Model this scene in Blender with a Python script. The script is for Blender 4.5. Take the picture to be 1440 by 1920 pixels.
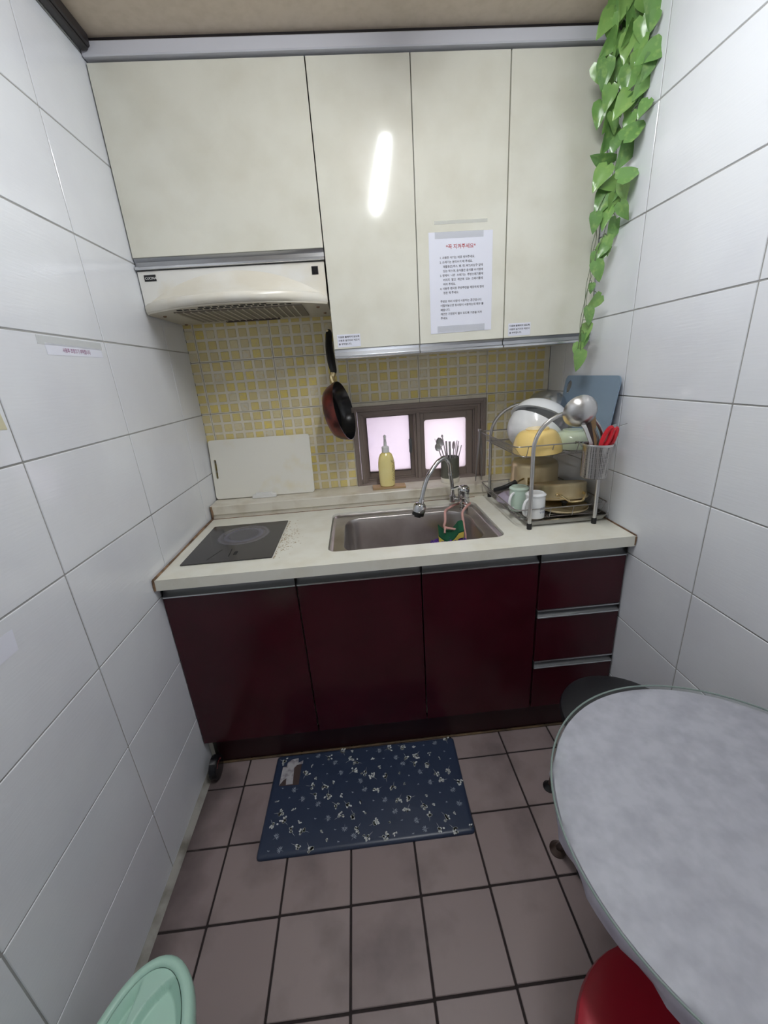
import bpy, bmesh, math, random
from math import sin, cos, pi, radians, sqrt, atan2
from mathutils import Vector, Matrix
random.seed(7)
SC = bpy.context.scene
COL = SC.collection
for o in list(bpy.data.objects):
    bpy.data.objects.remove(o)
W, H, YF = 1.5863, 2.36, -2.9          # room width, ceiling height, wall behind the camera

# ---------------------------------------------------------------- camera, world, lamp, exposure
def cam_setup():
    rx, ry, rz = -0.3347, 0.0710, -0.0496
    R = Matrix.Rotation(rz, 3, 'Z') @ Matrix.Rotation(rx, 3, 'X') @ Matrix.Rotation(ry, 3, 'Y')
    r, f, u = R.col[0], R.col[1], R.col[2]
    m = Matrix(((r.x, u.x, -f.x), (r.y, u.y, -f.y), (r.z, u.z, -f.z))).to_4x4()
    m.translation = (0.690, -1.8793, 1.4102)
    cd = bpy.data.cameras.new('camera'); cam = bpy.data.objects.new('camera', cd); COL.objects.link(cam)
    cam.matrix_world = m
    cd.sensor_fit = 'HORIZONTAL'; cd.sensor_width = 36; cd.lens = 36 * 746.5 / 1440
    cd.clip_start = 0.02
    SC.camera = cam
cam_setup()
wd = bpy.data.worlds.new('world'); SC.world = wd; wd.use_nodes = True
wd.node_tree.nodes['Background'].inputs[0].default_value = (0.975, 0.955, 0.98, 1)
wd.node_tree.nodes['Background'].inputs[1].default_value = 2.6
SC.view_settings.view_transform = 'Standard'; SC.view_settings.look = 'None'
SC.view_settings.exposure = 0.40; SC.view_settings.gamma = 1.0
try: SC.view_settings.use_curve_mapping = False
except Exception: pass
LAMP_W = 104.0
SC.cycles.max_bounces = 10; SC.cycles.diffuse_bounces = 6; SC.cycles.glossy_bounces = 5
SC.cycles.transmission_bounces = 8; SC.cycles.transparent_max_bounces = 8

# ---------------------------------------------------------------- materials
def lin(c):
    c = c / 255.0
    return c / 12.92 if c <= 0.04045 else ((c + 0.055) / 1.055) ** 2.4
def rgb(r, g, b): return (lin(r), lin(g), lin(b), 1)
def mat(name, col, rough=.5, metal=0., noise=None, bump=None, coat=0., trans=0., ior=1.5, spec=.5, alpha=1., emit=None, rand=None, sub=0.):
    """noise=(scale, colour2, lo, hi); bump=(scale, strength, distance, stretch xyz); rand=list of colours by object random"""
    m = bpy.data.materials.new(name); m.use_nodes = True
    nt = m.node_tree; N = nt.nodes; L = nt.links; p = N['Principled BSDF']
    p.inputs['Base Color'].default_value = col
    p.inputs['Roughness'].default_value = rough; p.inputs['Metallic'].default_value = metal
    p.inputs['IOR'].default_value = ior; p.inputs['Specular IOR Level'].default_value = spec
    p.inputs['Coat Weight'].default_value = coat; p.inputs['Coat Roughness'].default_value = .05
    p.inputs['Transmission Weight'].default_value = trans; p.inputs['Alpha'].default_value = alpha
    p.inputs['Subsurface Weight'].default_value = sub
    if emit: p.inputs['Emission Color'].default_value = emit[0]; p.inputs['Emission Strength'].default_value = emit[1]
    geo = N.new('ShaderNodeNewGeometry')
    csock = None
    if rand:
        oi = N.new('ShaderNodeObjectInfo'); cr = N.new('ShaderNodeValToRGB'); cr.color_ramp.interpolation = 'LINEAR'
        while len(cr.color_ramp.elements) < len(rand): cr.color_ramp.elements.new(.5)
        for i, c in enumerate(rand):
            cr.color_ramp.elements[i].position = i / (len(rand) - 1); cr.color_ramp.elements[i].color = c
        L.new(oi.outputs['Random'], cr.inputs[0]); csock = cr.outputs[0]
    if noise:
        n = N.new('ShaderNodeTexNoise'); n.inputs['Scale'].default_value = noise[0]; n.inputs['Detail'].default_value = 5
        L.new(geo.outputs['Position'], n.inputs['Vector'])
        mr = N.new('ShaderNodeMapRange'); mr.inputs[1].default_value = noise[2]; mr.inputs[2].default_value = noise[3]
        L.new(n.outputs['Fac'], mr.inputs[0])
        mx = N.new('ShaderNodeMix'); mx.data_type = 'RGBA'
        L.new(mr.outputs[0], mx.inputs[0])
        if csock: L.new(csock, mx.inputs[6])
        else: mx.inputs[6].default_value = col
        mx.inputs[7].default_value = noise[1]; csock = mx.outputs[2]
    if csock: L.new(csock, p.inputs['Base Color'])
    if bump:
        mp = N.new('ShaderNodeMapping'); mp.inputs['Scale'].default_value = bump[3]
        L.new(geo.outputs['Position'], mp.inputs['Vector'])
        n2 = N.new('ShaderNodeTexNoise'); n2.inputs['Scale'].default_value = bump[0]; n2.inputs['Detail'].default_value = 3
        L.new(mp.outputs[0], n2.inputs['Vector'])
        b = N.new('ShaderNodeBump'); b.inputs['Strength'].default_value = bump[1]; b.inputs['Distance'].default_value = bump[2]
        L.new(n2.outputs['Fac'], b.inputs['Height']); L.new(b.outputs[0], p.inputs['Normal'])
    m['_p'] = 1
    return m
M = {}
M['tile'] = mat('white_wall_tile', rgb(228, 231, 236), .10, noise=(3, rgb(218, 220, 227), .4, .75), bump=(60, .32, .001, (.25, .25, 3.2)))
M['grout_wall'] = mat('wall_grout', rgb(158, 158, 156), .7, noise=(4, rgb(112, 110, 106), .5, .75))
M['floor_tile'] = mat('floor_tile', rgb(148, 133, 133), .42, noise=(5, rgb(104, 92, 92), .5, .8), bump=(90, .12, .001, (1, 1, 1)), rand=[rgb(151, 136, 135), rgb(143, 128, 128), rgb(155, 141, 140)])
def floor_grime_shade(m):  # dirt and wall-edge shadow, both painted into the tile colour
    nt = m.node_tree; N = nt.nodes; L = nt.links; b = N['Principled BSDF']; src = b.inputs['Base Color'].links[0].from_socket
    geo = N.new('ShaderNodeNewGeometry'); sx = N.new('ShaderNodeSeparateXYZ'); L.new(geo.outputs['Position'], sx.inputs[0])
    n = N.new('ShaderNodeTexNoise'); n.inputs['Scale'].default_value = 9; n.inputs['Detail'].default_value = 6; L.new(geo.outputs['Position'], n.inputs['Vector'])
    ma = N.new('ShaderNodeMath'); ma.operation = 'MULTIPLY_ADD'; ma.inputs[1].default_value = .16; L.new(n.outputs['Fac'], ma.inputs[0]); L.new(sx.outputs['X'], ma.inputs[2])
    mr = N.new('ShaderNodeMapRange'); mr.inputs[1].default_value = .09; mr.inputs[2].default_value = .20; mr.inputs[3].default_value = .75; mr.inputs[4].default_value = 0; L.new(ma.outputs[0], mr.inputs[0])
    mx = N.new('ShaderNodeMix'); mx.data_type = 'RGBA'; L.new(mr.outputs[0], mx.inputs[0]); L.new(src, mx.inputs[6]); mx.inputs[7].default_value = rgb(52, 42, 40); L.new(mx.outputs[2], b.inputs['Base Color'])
floor_grime_shade(M['floor_tile'])
M['floor_grout'] = mat('floor_grout', rgb(44, 36, 36), .9, noise=(30, rgb(70, 62, 60), .6, .8))
M['mosaic_base'] = mat('mosaic_base_glaze', rgb(236, 229, 211), .25, noise=(25, rgb(222, 214, 194), .45, .7))
M['mosaic_joint'] = mat('mosaic_joint', rgb(120, 118, 118), .8)
M['mosaic_cell'] = mat('yellow_glaze', rgb(225, 205, 120), .22, noise=(70, rgb(222, 204, 150), .46, .75),
    rand=[rgb(228, 210, 132), rgb(224, 208, 146), rgb(218, 206, 164), rgb(232, 214, 124), rgb(224, 217, 196), rgb(228, 210, 138), rgb(236, 216, 118)])
M['ceiling'] = mat('ceiling_paper', rgb(208, 194, 176), .85, noise=(40, rgb(200, 186, 167), .4, .7), bump=(200, .1, .0005, (1, 1, 1)))
M['plaster'] = mat('plaster', rgb(228, 228, 228), .6)
M['cutlery'] = mat('satin_cutlery', rgb(196, 194, 194), .35, .75)
M['skirt'] = mat('dirty_skirting', rgb(158, 156, 150), .6, noise=(14, rgb(112, 108, 100), .45, .7))
M['black_trim'] = mat('black_moulding', rgb(38, 34, 36), .4)
M['white_trim'] = mat('white_moulding', rgb(205, 206, 214), .35)
M['gold_trim'] = mat('dull_gold_strip', rgb(112, 92, 66), .4, noise=(20, rgb(70, 58, 46), .4, .7))
M['cream'] = mat('cream_laminate', rgb(224, 223, 211), .11, noise=(9, rgb(215, 213, 199), .4, .75), bump=(420, .05, .0003, (1, 1, 1)))
M['cream_side'] = mat('cabinet_side_board', rgb(206, 204, 192), .5)
M['burgundy'] = mat('burgundy_gloss', rgb(66, 16, 28), .17, noise=(7, rgb(58, 14, 24), .4, .7), spec=.45)
M['dark_red_kick'] = mat('toe_kick_board', rgb(46, 15, 19), .4)
M['alu'] = mat('aluminium', rgb(172, 174, 178), .32, 1., bump=(60, .1, .0005, (.1, 8, 8)))
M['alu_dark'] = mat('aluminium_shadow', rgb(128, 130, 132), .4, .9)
M['alu_lip'] = mat('aluminium_lip', rgb(212, 214, 218), .25, .85)
M['gap'] = mat('dark_gap', rgb(26, 26, 26), .8)
M['counter'] = mat('white_acrylic_stone', rgb(232, 231, 220), .28, noise=(14, rgb(224, 221, 206), .45, .75), bump=(300, .06, .0003, (1, 1, 1)))
M['ledge'] = mat('ledge_stone', rgb(222, 217, 204), .35, noise=(16, rgb(196, 186, 166), .45, .8))
M['caulk'] = mat('stained_caulk', rgb(150, 120, 92), .6, noise=(28, rgb(92, 68, 50), .4, .65))
M['white_plastic'] = mat('white_plastic', rgb(232, 232, 230), .3)
M['hood'] = mat('hood_white_enamel', rgb(230, 229, 224), .2, noise=(6, rgb(222, 214, 192), .48, .75))
M['hood_cream'] = mat('yellowed_hood_plastic', rgb(224, 219, 205), .24, noise=(8, rgb(232, 230, 222), .4, .7))
M['hood_under'] = mat('hood_underside', rgb(196, 190, 176), .45)
M['hood_grey'] = mat('filter_mesh', rgb(128, 120, 108), .5, .3)
M['black'] = mat('black_plastic', rgb(22, 22, 24), .35)
M['black_gloss'] = mat('black_nonstick', rgb(20, 20, 24), .22)
M['steel'] = mat('stainless_steel', rgb(212, 211, 210), .28, 1., bump=(40, .06, .0004, (1, 6, 6)))
M['steel_sink'] = mat('satin_sink_steel', rgb(194, 190, 188), .30, .95, noise=(12, rgb(176, 170, 168), .4, .7), bump=(50, .1, .0005, (6, 1, 1)))
M['steel_dark'] = mat('dark_steel_wire', rgb(150, 146, 144), .35, .8)
M['chrome'] = mat('chrome', rgb(205, 206, 208), .08, 1.)
M['gold_pot'] = mat('gold_anodised_pot', rgb(222, 206, 168), .36, .75, noise=(10, rgb(206, 188, 148), .4, .7))
M['brass'] = mat('pale_brass', rgb(226, 206, 160), .22, 1.)
M['win'] = mat('brown_window_aluminium', rgb(140, 127, 120), .42, .15)
M['win_dark'] = mat('window_gasket', rgb(38, 34, 36), .6)
M['paper'] = mat('white_paper', rgb(226, 228, 240), .6)
M['tape'] = mat('clear_tape', rgb(226, 228, 226), .3, alpha=.28)
M['ink'] = mat('black_ink', rgb(38, 36, 44), .7)
M['ink_red'] = mat('red_ink', rgb(176, 72, 78), .7)
M['ink_pink'] = mat('magenta_ink', rgb(150, 84, 130), .7)
M['ink_blue'] = mat('blue_grey_print', rgb(120, 130, 160), .6)
M['white_china'] = mat('white_china', rgb(236, 238, 240), .12)
M['yellow_china'] = mat('yellow_glazed_china', rgb(242, 212, 136), .12)
M['green_china'] = mat('pale_green_china', rgb(196, 208, 184), .12)
M['mint_china'] = mat('mint_glazed_mug', rgb(200, 222, 208), .15)
M['blue_board'] = mat('slate_blue_plastic', rgb(128, 148, 168), .35)
M['white_board'] = mat('worn_white_board', rgb(238, 236, 226), .42, noise=(7, rgb(232, 222, 190), .55, .8))
M['red_plastic'] = mat('red_plastic', rgb(196, 30, 44), .18)
M['wood'] = mat('pale_wood', rgb(176, 146, 108), .6, bump=(40, .3, .001, (6, 6, .5)))
M['leaf'] = mat('green_leaf', rgb(86, 140, 56), .24, noise=(55, rgb(150, 184, 104), .52, .78), rand=[rgb(104, 146, 84), rgb(118, 162, 90), rgb(134, 174, 96)], spec=.6)
M['stem'] = mat('green_wire_stem', rgb(84, 100, 62), .5)
M['pink'] = mat('pink_plastic', rgb(214, 164, 156), .35)
M['sponge_y'] = mat('yellow_sponge', rgb(222, 200, 92), .9, bump=(400, .5, .002, (1, 1, 1)))
M['sponge_g'] = mat('green_scourer', rgb(16, 84, 56), .95, bump=(500, .6, .002, (1, 1, 1)))
M['purple'] = mat('purple_mesh', rgb(92, 52, 150), .8, bump=(300, .7, .003, (1, 1, 1)))
M['mat_blue'] = mat('navy_foam_mat', rgb(46, 57, 80), .34, bump=(200, .12, .001, (1, 1, 1)))
M['print'] = mat('pale_print', rgb(206, 210, 208), .6)
M['print2'] = mat('grey_blue_print', rgb(150, 160, 172), .6)
M['label_brown'] = mat('worn_brown_label', rgb(68, 54, 52), .6)
M['label_grey'] = mat('torn_grey_label', rgb(170, 168, 172), .6, noise=(60, rgb(130, 126, 132), .45, .65))
M['mint'] = mat('mint_bin_plastic', rgb(180, 218, 202), .36)
M['red_seat'] = mat('red_vinyl_seat', rgb(158, 22, 44), .38)
M['black_seat'] = mat('black_vinyl_seat', rgb(34, 34, 37), .42, bump=(150, .2, .001, (1, 1, 1)))
M['leg'] = mat('brown_metal_leg', rgb(92, 78, 72), .3, .7)
M['cloth'] = mat('marbled_table_cover', rgb(182, 177, 190), .5, noise=(34, rgb(166, 161, 174), .36, .66))
M['lamp_body'] = mat('lamp_body', rgb(225, 225, 225), .4)
M['lamp'] = mat('lamp_diffuser', rgb(255, 255, 255), .5, emit=((.945, .975, 1, 1), LAMP_W))
M['out_lilac'] = mat('lilac_render', rgb(214, 206, 224), .9)
M['out_pink'] = mat('pink_render', rgb(242, 234, 240), .9)
M['rust_copper'] = mat('copper_enamel', rgb(112, 46, 38), .3, .35, noise=(22, rgb(62, 26, 24), .42, .62))
M['liquid'] = mat('yellow_soap', rgb(240, 222, 138), .12, coat=.5, noise=(6, rgb(246, 234, 170), .4, .7))
M['dark_olive'] = mat('olive_plastic', rgb(98, 100, 90), .35)

def glass_mix(name, col, fac_transparent, rough=.1, translucent=None):
    m = bpy.data.materials.new(name); m.use_nodes = True; nt = m.node_tree; N = nt.nodes; L = nt.links
    N.remove(N['Principled BSDF']); out = N['Material Output']
    t = N.new('ShaderNodeBsdfTransparent'); t.inputs[0].default_value = col
    if translucent:
        g = N.new('ShaderNodeBsdfTranslucent'); g.inputs[0].default_value = translucent
    else:
        g = N.new('ShaderNodeBsdfGlossy'); g.inputs[0].default_value = (1, 1, 1, 1); g.inputs['Roughness'].default_value = rough
    mx = N.new('ShaderNodeMixShader'); mx.inputs[0].default_value = 1 - fac_transparent
    L.new(t.outputs[0], mx.inputs[1]); L.new(g.outputs[0], mx.inputs[2]); L.new(mx.outputs[0], out.inputs[0])
    return m
M['pane_clear'] = glass_mix('screened_glass', (.93, .92, .94, 1), .62, translucent=(.86, .82, .86, 1))
M['pane_frost'] = glass_mix('frosted_glass', (.95, .95, .95, 1), .08, translucent=(.97, .95, .96, 1))
M['glass_lid'] = glass_mix('clear_lid', (.84, .85, .86, 1), .66, .2)
M['glass_top'] = mat('clear_table_glass', rgb(250, 255, 252), .03, trans=1., ior=1.45)
M['purple_lid'] = mat('lilac_dish', rgb(176, 166, 184), .12)

def pmat(name): return M[name].node_tree
# induction hob: haze ring burnt on the glass, centred on the cooking zone
def hob_material():
    m = mat('black_hob_glass', rgb(50, 46, 46), .16); nt = m.node_tree; N = nt.nodes; L = nt.links; p = N['Principled BSDF']
    geo = N.new('ShaderNodeNewGeometry'); s = N.new('ShaderNodeVectorMath'); s.operation = 'SUBTRACT'; s.inputs[1].default_value = (.206, -.385, .846)
    L.new(geo.outputs['Position'], s.inputs[0])
    n = N.new('ShaderNodeTexNoise'); n.inputs['Scale'].default_value = 30; L.new(geo.outputs['Position'], n.inputs['Vector'])
    ln = N.new('ShaderNodeVectorMath'); ln.operation = 'LENGTH'; L.new(s.outputs[0], ln.inputs[0])
    ad = N.new('ShaderNodeMath'); ad.operation = 'MULTIPLY_ADD'; ad.inputs[1].default_value = .016; L.new(n.outputs['Fac'], ad.inputs[0]); L.new(ln.outputs['Value'], ad.inputs[2])
    cr = N.new('ShaderNodeValToRGB'); L.new(ad.outputs[0], cr.inputs[0]); e = cr.color_ramp.elements
    stops = [(0, rgb(62, 60, 70)), (.062, rgb(66, 64, 76)), (.078, rgb(92, 90, 106)), (.088, rgb(70, 66, 72)), (.102, rgb(92, 88, 98)), (.112, rgb(34, 31, 32)), (.135, rgb(50, 46, 46))]
    while len(e) < len(stops): e.new(.5)
    for i, (a, c) in enumerate(stops): e[i].position = a; e[i].color = c
    L.new(cr.outputs[0], p.inputs['Base Color']); return m
M['hob'] = hob_material()

# ---------------------------------------------------------------- mesh helpers
def rr(x0, x1, y0, y1, r, n=5):
    """rounded rectangle outline (ccw); r may be 4 radii: (x1,y1),(x0,y1),(x0,y0),(x1,y0)"""
    rs = r if isinstance(r, (list, tuple)) else [r] * 4
    cs = [(x1, y1, 0), (x0, y1, 90), (x0, y0, 180), (x1, y0, 270)]
    P = []
    for (cx, cy, a0), q in zip(cs, rs):
        sx = -1 if cx == x1 else 1; sy = -1 if cy == y1 else 1
        for i in range(n + 1):
            a = radians(a0 + 90 * i / n); P.append((cx + sx * q + q * cos(a), cy + sy * q + q * sin(a)))
    return P
class MB:
    def __init__(s): s.v = []; s.f = []; s.m = []; s.mi = 0
    def add(s, V, F):
        o = len(s.v); s.v += [Vector(p) for p in V]; s.f += [tuple(i + o for i in f) for f in F]; s.m += [s.mi] * len(F); return s
    def box(s, x0, x1, y0, y1, z0, z1):
        V = [(x, y, z) for x in (x0, x1) for y in (y0, y1) for z in (z0, z1)]
        return s.add(V, [(0, 1, 3, 2), (4, 6, 7, 5), (0, 4, 5, 1), (2, 3, 7, 6), (0, 2, 6, 4), (1, 5, 7, 3)])
    def obox(s, mtx, sx, sy, sz):
        V = [mtx @ Vector((x * sx / 2, y * sy / 2, z * sz / 2)) for x in (-1, 1) for y in (-1, 1) for z in (-1, 1)]
        return s.add(V, [(0, 1, 3, 2), (4, 6, 7, 5), (0, 4, 5, 1), (2, 3, 7, 6), (0, 2, 6, 4), (1, 5, 7, 3)])
    def loft(s, rings, cap0=True, cap1=True, closed=True):
        n = len(rings[0]); V = [p for r in rings for p in r]; F = []
        for i in range(len(rings) - 1):
            for j in range(n if closed else n - 1):
                k = (j + 1) % n; F.append((i * n + j, i * n + k, (i + 1) * n + k, (i + 1) * n + j))
        if cap0: F.append(tuple(range(n))[::-1])
        if cap1: F.append(tuple((len(rings) - 1) * n + j for j in range(n)))
        return s.add(V, F)
    def prism(s, poly, a0, a1, ax='z'):
        def P(p, a):
            return (p[0], p[1], a) if ax == 'z' else ((a, p[0], p[1]) if ax == 'x' else (p[0], a, p[1]))
        return s.loft([[P(p, a0) for p in poly], [P(p, a1) for p in poly]])
    def tube(s, pts, r, n=6, closed=False, caps=True):
        pts = [Vector(p) for p in pts]; N = len(pts); rings = []; up = None
        for i, p in enumerate(pts):
            if closed: t = pts[(i + 1) % N] - pts[i - 1]
            else: t = pts[min(i + 1, N - 1)] - pts[max(i - 1, 0)]
            t.normalize()
            if up is None: up = t.cross(Vector((0, 0, 1)) if abs(t.z) < .9 else Vector((1, 0, 0))).normalized()
            up = (up - t * up.dot(t)).normalized(); b = t.cross(up)
            q = r[i] if isinstance(r, (list, tuple)) else r
            rings.append([p + (up * cos(2 * pi * j / n) + b * sin(2 * pi * j / n)) * q for j in range(n)])
        if closed: rings.append(rings[0]); return s.loft(rings, False, False)
        return s.loft(rings, caps, caps)
    def lathe(s, prof, n=24, mtx=None, flute=None, cap=True):
        """prof: (r,z) list from bottom to top"""
        rings = []
        for k, (r, z) in enumerate(prof):
            ring = []
            for j in range(n):
                a = 2 * pi * j / n; q = r * (1 + (flute[k] * (1 if j % 2 else -1) if flute else 0))
                p = Vector((q * cos(a), q * sin(a), z)); ring.append(mtx @ p if mtx else p)
            rings.append(ring)
        return s.loft(rings, cap, cap)
    def sphere(s, c, r, n=10, sq=(1, 1, 1)):
        prof = [(max(1e-4, sin(pi * k / n)) * r, -cos(pi * k / n) * r) for k in range(n + 1)]
        return s.lathe(prof, 2 * n, Matrix.Translation(c) @ Matrix.Diagonal((sq[0], sq[1], sq[2], 1)))
    def mesh(s, name, mats, off=Vector((0, 0, 0)), smooth=True, bevel=0, seg=1, ang=35, solid=0):
        me = bpy.data.meshes.new(name)
        me.from_pydata([tuple(p - off) for p in s.v], [], s.f)
        bm = bmesh.new(); bm.from_mesh(me)
        for f, i in zip(bm.faces, s.m): f.material_index = i
        if solid:
            bmesh.ops.recalc_face_normals(bm, faces=bm.faces)
            bmesh.ops.solidify(bm, geom=bm.faces[:], thickness=solid)
        bmesh.ops.recalc_face_normals(bm, faces=bm.faces)
        if bevel:
            es = [e for e in bm.edges if len(e.link_faces) == 2 and e.calc_face_angle(0) > radians(30)]
            bmesh.ops.bevel(bm, geom=es, offset=bevel, segments=seg, affect='EDGES', profile=.5, clamp_overlap=True)
        bm.to_mesh(me); bm.free()
        for m in (mats if isinstance(mats, (list, tuple)) else [mats]): me.materials.append(M[m] if isinstance(m, str) else m)
        if smooth:
            me.polygons.foreach_set('use_smooth', [True] * len(me.polygons))
            me.set_sharp_from_angle(angle=radians(ang))
        me.update(); return me
    def build(s, name, mats, parent=None, **k):
        off = WL.get(parent.name, Vector()) if parent else Vector(k.pop('loc', (0, 0, 0)))
        k.pop('loc', None)
        me = s.mesh(name, mats, off, **k)
        o = bpy.data.objects.new(name, me); COL.objects.link(o)
        if parent: o.parent = parent; WL[o.name] = off.copy()
        else: o.location = off; WL[o.name] = off.copy()
        return o
WL = {}
def tag(o, label=None, cat=None, group=None, kind=None):
    if label: o['label'] = label
    if cat: o['category'] = cat
    if group: o['group'] = group
    if kind: o['kind'] = kind
    return o
def thing(name, label, cat, loc, group=None):
    o = bpy.data.objects.new(name, None); COL.objects.link(o); o.location = loc; o.empty_display_size = .05
    WL[o.name] = Vector(loc); return tag(o, label, cat, group)
def inst(name, me, loc, parent, rot=None):
    o = bpy.data.objects.new(name, me); COL.objects.link(o)
    if parent: o.parent = parent; o.location = Vector(loc) - WL[parent.name]
    else: o.location = loc
    if rot: o.rotation_euler = rot
    WL[o.name] = Vector(loc); return o
def copy_tree(o, loc):
    c = o.copy(); COL.objects.link(c); c.location = loc; WL[c.name] = Vector(loc)
    for ch in list(o.children):
        d = ch.copy(); COL.objects.link(d); d.parent = c
        for g in ch.children:
            e = g.copy(); COL.objects.link(e); e.parent = d
    return c
def frame(c, z, x=None):
    """4x4 with local z along z"""
    z = Vector(z).normalized(); x = Vector(x) if x else (Vector((1, 0, 0)) if abs(z.x) < .9 else Vector((0, 1, 0)))
    y = z.cross(x).normalized(); x = y.cross(z)
    m = Matrix((x, y, z)).transposed().to_4x4(); m.translation = c; return m
def smooth_path(pts, k=6):
    pts = [Vector(p) for p in pts]; out = []
    for i in range(len(pts) - 1):
        p0, p1, p2, p3 = pts[max(i - 1, 0)], pts[i], pts[i + 1], pts[min(i + 2, len(pts) - 1)]
        for j in range(k):
            t = j / k; out.append(.5 * ((2 * p1) + (p2 - p0) * t + (2 * p0 - 5 * p1 + 4 * p2 - p3) * t * t + (3 * p1 - p0 - 3 * p2 + p3) * t ** 3))
    out.append(pts[-1]); return out

# ---------------------------------------------------------------- structure
def struct(o): o['kind'] = 'structure'; return o
T = .012      # grout plane sits this far behind tile faces + wall thickness behind it
wl = struct(MB().box(-.12, -.0018, YF, .15, 0, H).build('wall_left', 'grout_wall'))
wr = struct(MB().box(W + .0018, W + .12, YF, .15, 0, H).build('wall_right', 'grout_wall'))
wf = struct(MB().box(-.12, W + .12, YF - .1, YF, 0, H).build('wall_front', 'plaster'))
WX0, WX1, WZ0, WZ1 = .672, 1.286, .86, 1.268
wb = struct(MB().box(-.0018, WX0, .0018, .15, 0, H).box(WX1, W + .0018, .0018, .15, 0, H).box(WX0, WX1, .0018, .15, 0, WZ0).box(WX0, WX1, .0018, .15, WZ1, H).build('wall_back', 'mosaic_joint'))
fl = struct(MB().box(-.12, W + .12, YF - .1, .15, -.1, -.0025).build('floor', 'floor_grout'))
ce = struct(MB().box(-.12, W + .12, YF - .1, .15, H, H + .08).build('ceiling', 'ceiling'))

tile_cache = {}
def tile(parent, c, sx, sy, sz, mn, bev=.0012):
    key = (round(sx, 4), round(sy, 4), round(sz, 4), mn)
    if key not in tile_cache:
        tile_cache[key] = MB().box(-sx / 2, sx / 2, -sy / 2, sy / 2, -sz / 2, sz / 2).mesh('tile', mn, bevel=bev, smooth=False)
    return inst('tile', tile_cache[key], c, parent)
G = .0036
zrows_l = [0.0] + [-.0112 + .2596 * k for k in range(1, 10)] + [H]
ycols_l = [0, -.2004] + [-.2004 - .4101 * k for k in range(1, 7)] + [YF]
zrows_r = [0.0] + [-.0133 + .2596 * k for k in range(1, 10)] + [H]
ycols_r = [0, -.1373, -.5474] + [-.5474 - .4101 * k for k in range(1, 6)] + [YF]
for x, par, ys, zs in ((-.004, wl, ycols_l, zrows_l), (W + .004, wr, ycols_r, zrows_r)):
    for a, b in zip(ys[:-1], ys[1:]):
        for c, d in zip(zs[:-1], zs[1:]):
            tile(par, (x, (a + b) / 2, (c + d) / 2), .008, abs(a - b) - G, d - c - G, 'tile')
# floor tiles (grid turned a hair against the walls, as in the room)
fx, fy, gp, aF = .153, -.7752, .2, .0077
def clipx(a, b): return max(a, 0.0), min(b, W)
for i in range(-1, 8):
    for j in range(-2, 11):
        xa, xb = clipx(fx + i * gp, fx + (i + 1) * gp)
        ya = fy - j * gp + (i + .5) * gp * aF; yb = ya - gp
        yb = max(yb, YF)
        if xb - xa < .01 or ya - yb < .02: continue
        sx = aF * (j + .5) * gp
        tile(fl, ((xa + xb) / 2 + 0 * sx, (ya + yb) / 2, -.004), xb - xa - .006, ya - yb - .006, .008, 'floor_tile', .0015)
# mosaic printed-relief tiles of the splashback
xc = [0, .038, .3525, .668, .983, 1.2965, W]; zc = [.855, 1.0725, 1.289, 1.505, 1.7215]
cell = MB().box(-.0168, .0168, -.0015, .0015, -.0163, .0163).mesh('mosaic_square', 'mosaic_cell', bevel=.0014, smooth=False)
stuff = MB(); ncell = 0
cells = []
for a, b in zip(xc[:-1], xc[1:]):
    for c, d in zip(zc[:-1], zc[1:]):
        parts = [(a, b, c, d)]
        if b > WX0 and a < WX1 and c < WZ1:     # tile cut round the window
            parts = []
            if d > WZ1: parts.append((a, b, WZ1, d))
            if a < WX0: parts.append((a, WX0, c, min(d, WZ1)))
            if b > WX1: parts.append((WX1, b, c, min(d, WZ1)))
        tobj = None
        for (p, q, r, s) in parts:
            if q - p < .004 or s - r < .006: continue
            to = tile(wb, ((p + q) / 2, .004, (r + s) / 2), q - p - .0016, .008, s - r - .0016, 'mosaic_base', .0008)
            tobj = tobj or to
        if not tobj: continue
        xs = a if a > 0 else b - .3145
        for i in range(7):
            for j in range(5):
                cx = xs + .0225 + i * .0449; cz = c + .0215 + j * .0433
                if cx < .012 or cx > W - .014: continue
                if WX0 - .02 < cx < WX1 + .02 and cz < WZ1 + .016: continue
                hidden = (cx < .455 and cz < 1.16) or (cx < .63 and cz > 1.655) or (cx > .63 and cz > 1.49) or (cx > 1.30 and cz < .95)
                cells.append((hidden, cx, cz, tobj))
for k, (h, cx, cz, to) in enumerate(sorted(cells, key=lambda t: t[0])):
    jx, jz = random.uniform(-.0006, .0006), random.uniform(-.0006, .0006)
    if k < 300 and not h: inst('mosaic_square', cell, (cx + jx, -.0008, cz + jz), to)
    else: stuff.box(cx - .0168, cx + .0168, -.0022, .001, cz - .0163, cz + .0163)
if stuff.v: tag(stuff.build('mosaic_squares', 'mosaic_cell', wb, smooth=False), kind='stuff')

struct(MB().box(.0, .034, YF, -.336, 2.328, H).box(.006, .028, YF, -.336, 2.322, 2.33).build('trim_1', 'black_trim', bevel=.004))
struct(MB().box(W - .034, W, YF, -.336, 2.328, H).box(W - .028, W - .006, YF, -.336, 2.322, 2.33).build('trim_2', 'black_trim', bevel=.004))
struct(MB().box(.002, W - .002, -.333, -.30, 2.315, 2.349).build('trim_3', 'white_trim', bevel=.003))
struct(MB().box(.002, W - .002, -.322, -.30, 2.351, H).build('gap_shadow_strip', 'black_trim'))  # black strip put in for the shadow in the gap above the fascia
struct(MB().prism([(.0, 0), (.021, 0), (.017, .004), (.004, .012), (0, .012)], YF, -.66, 'y').build('baseboard_left', 'skirt'))
struct(MB().box(.01, W - .004, -.672, -.664, .0, .007).build('trim_4', 'gold_trim', bevel=.002))

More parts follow.
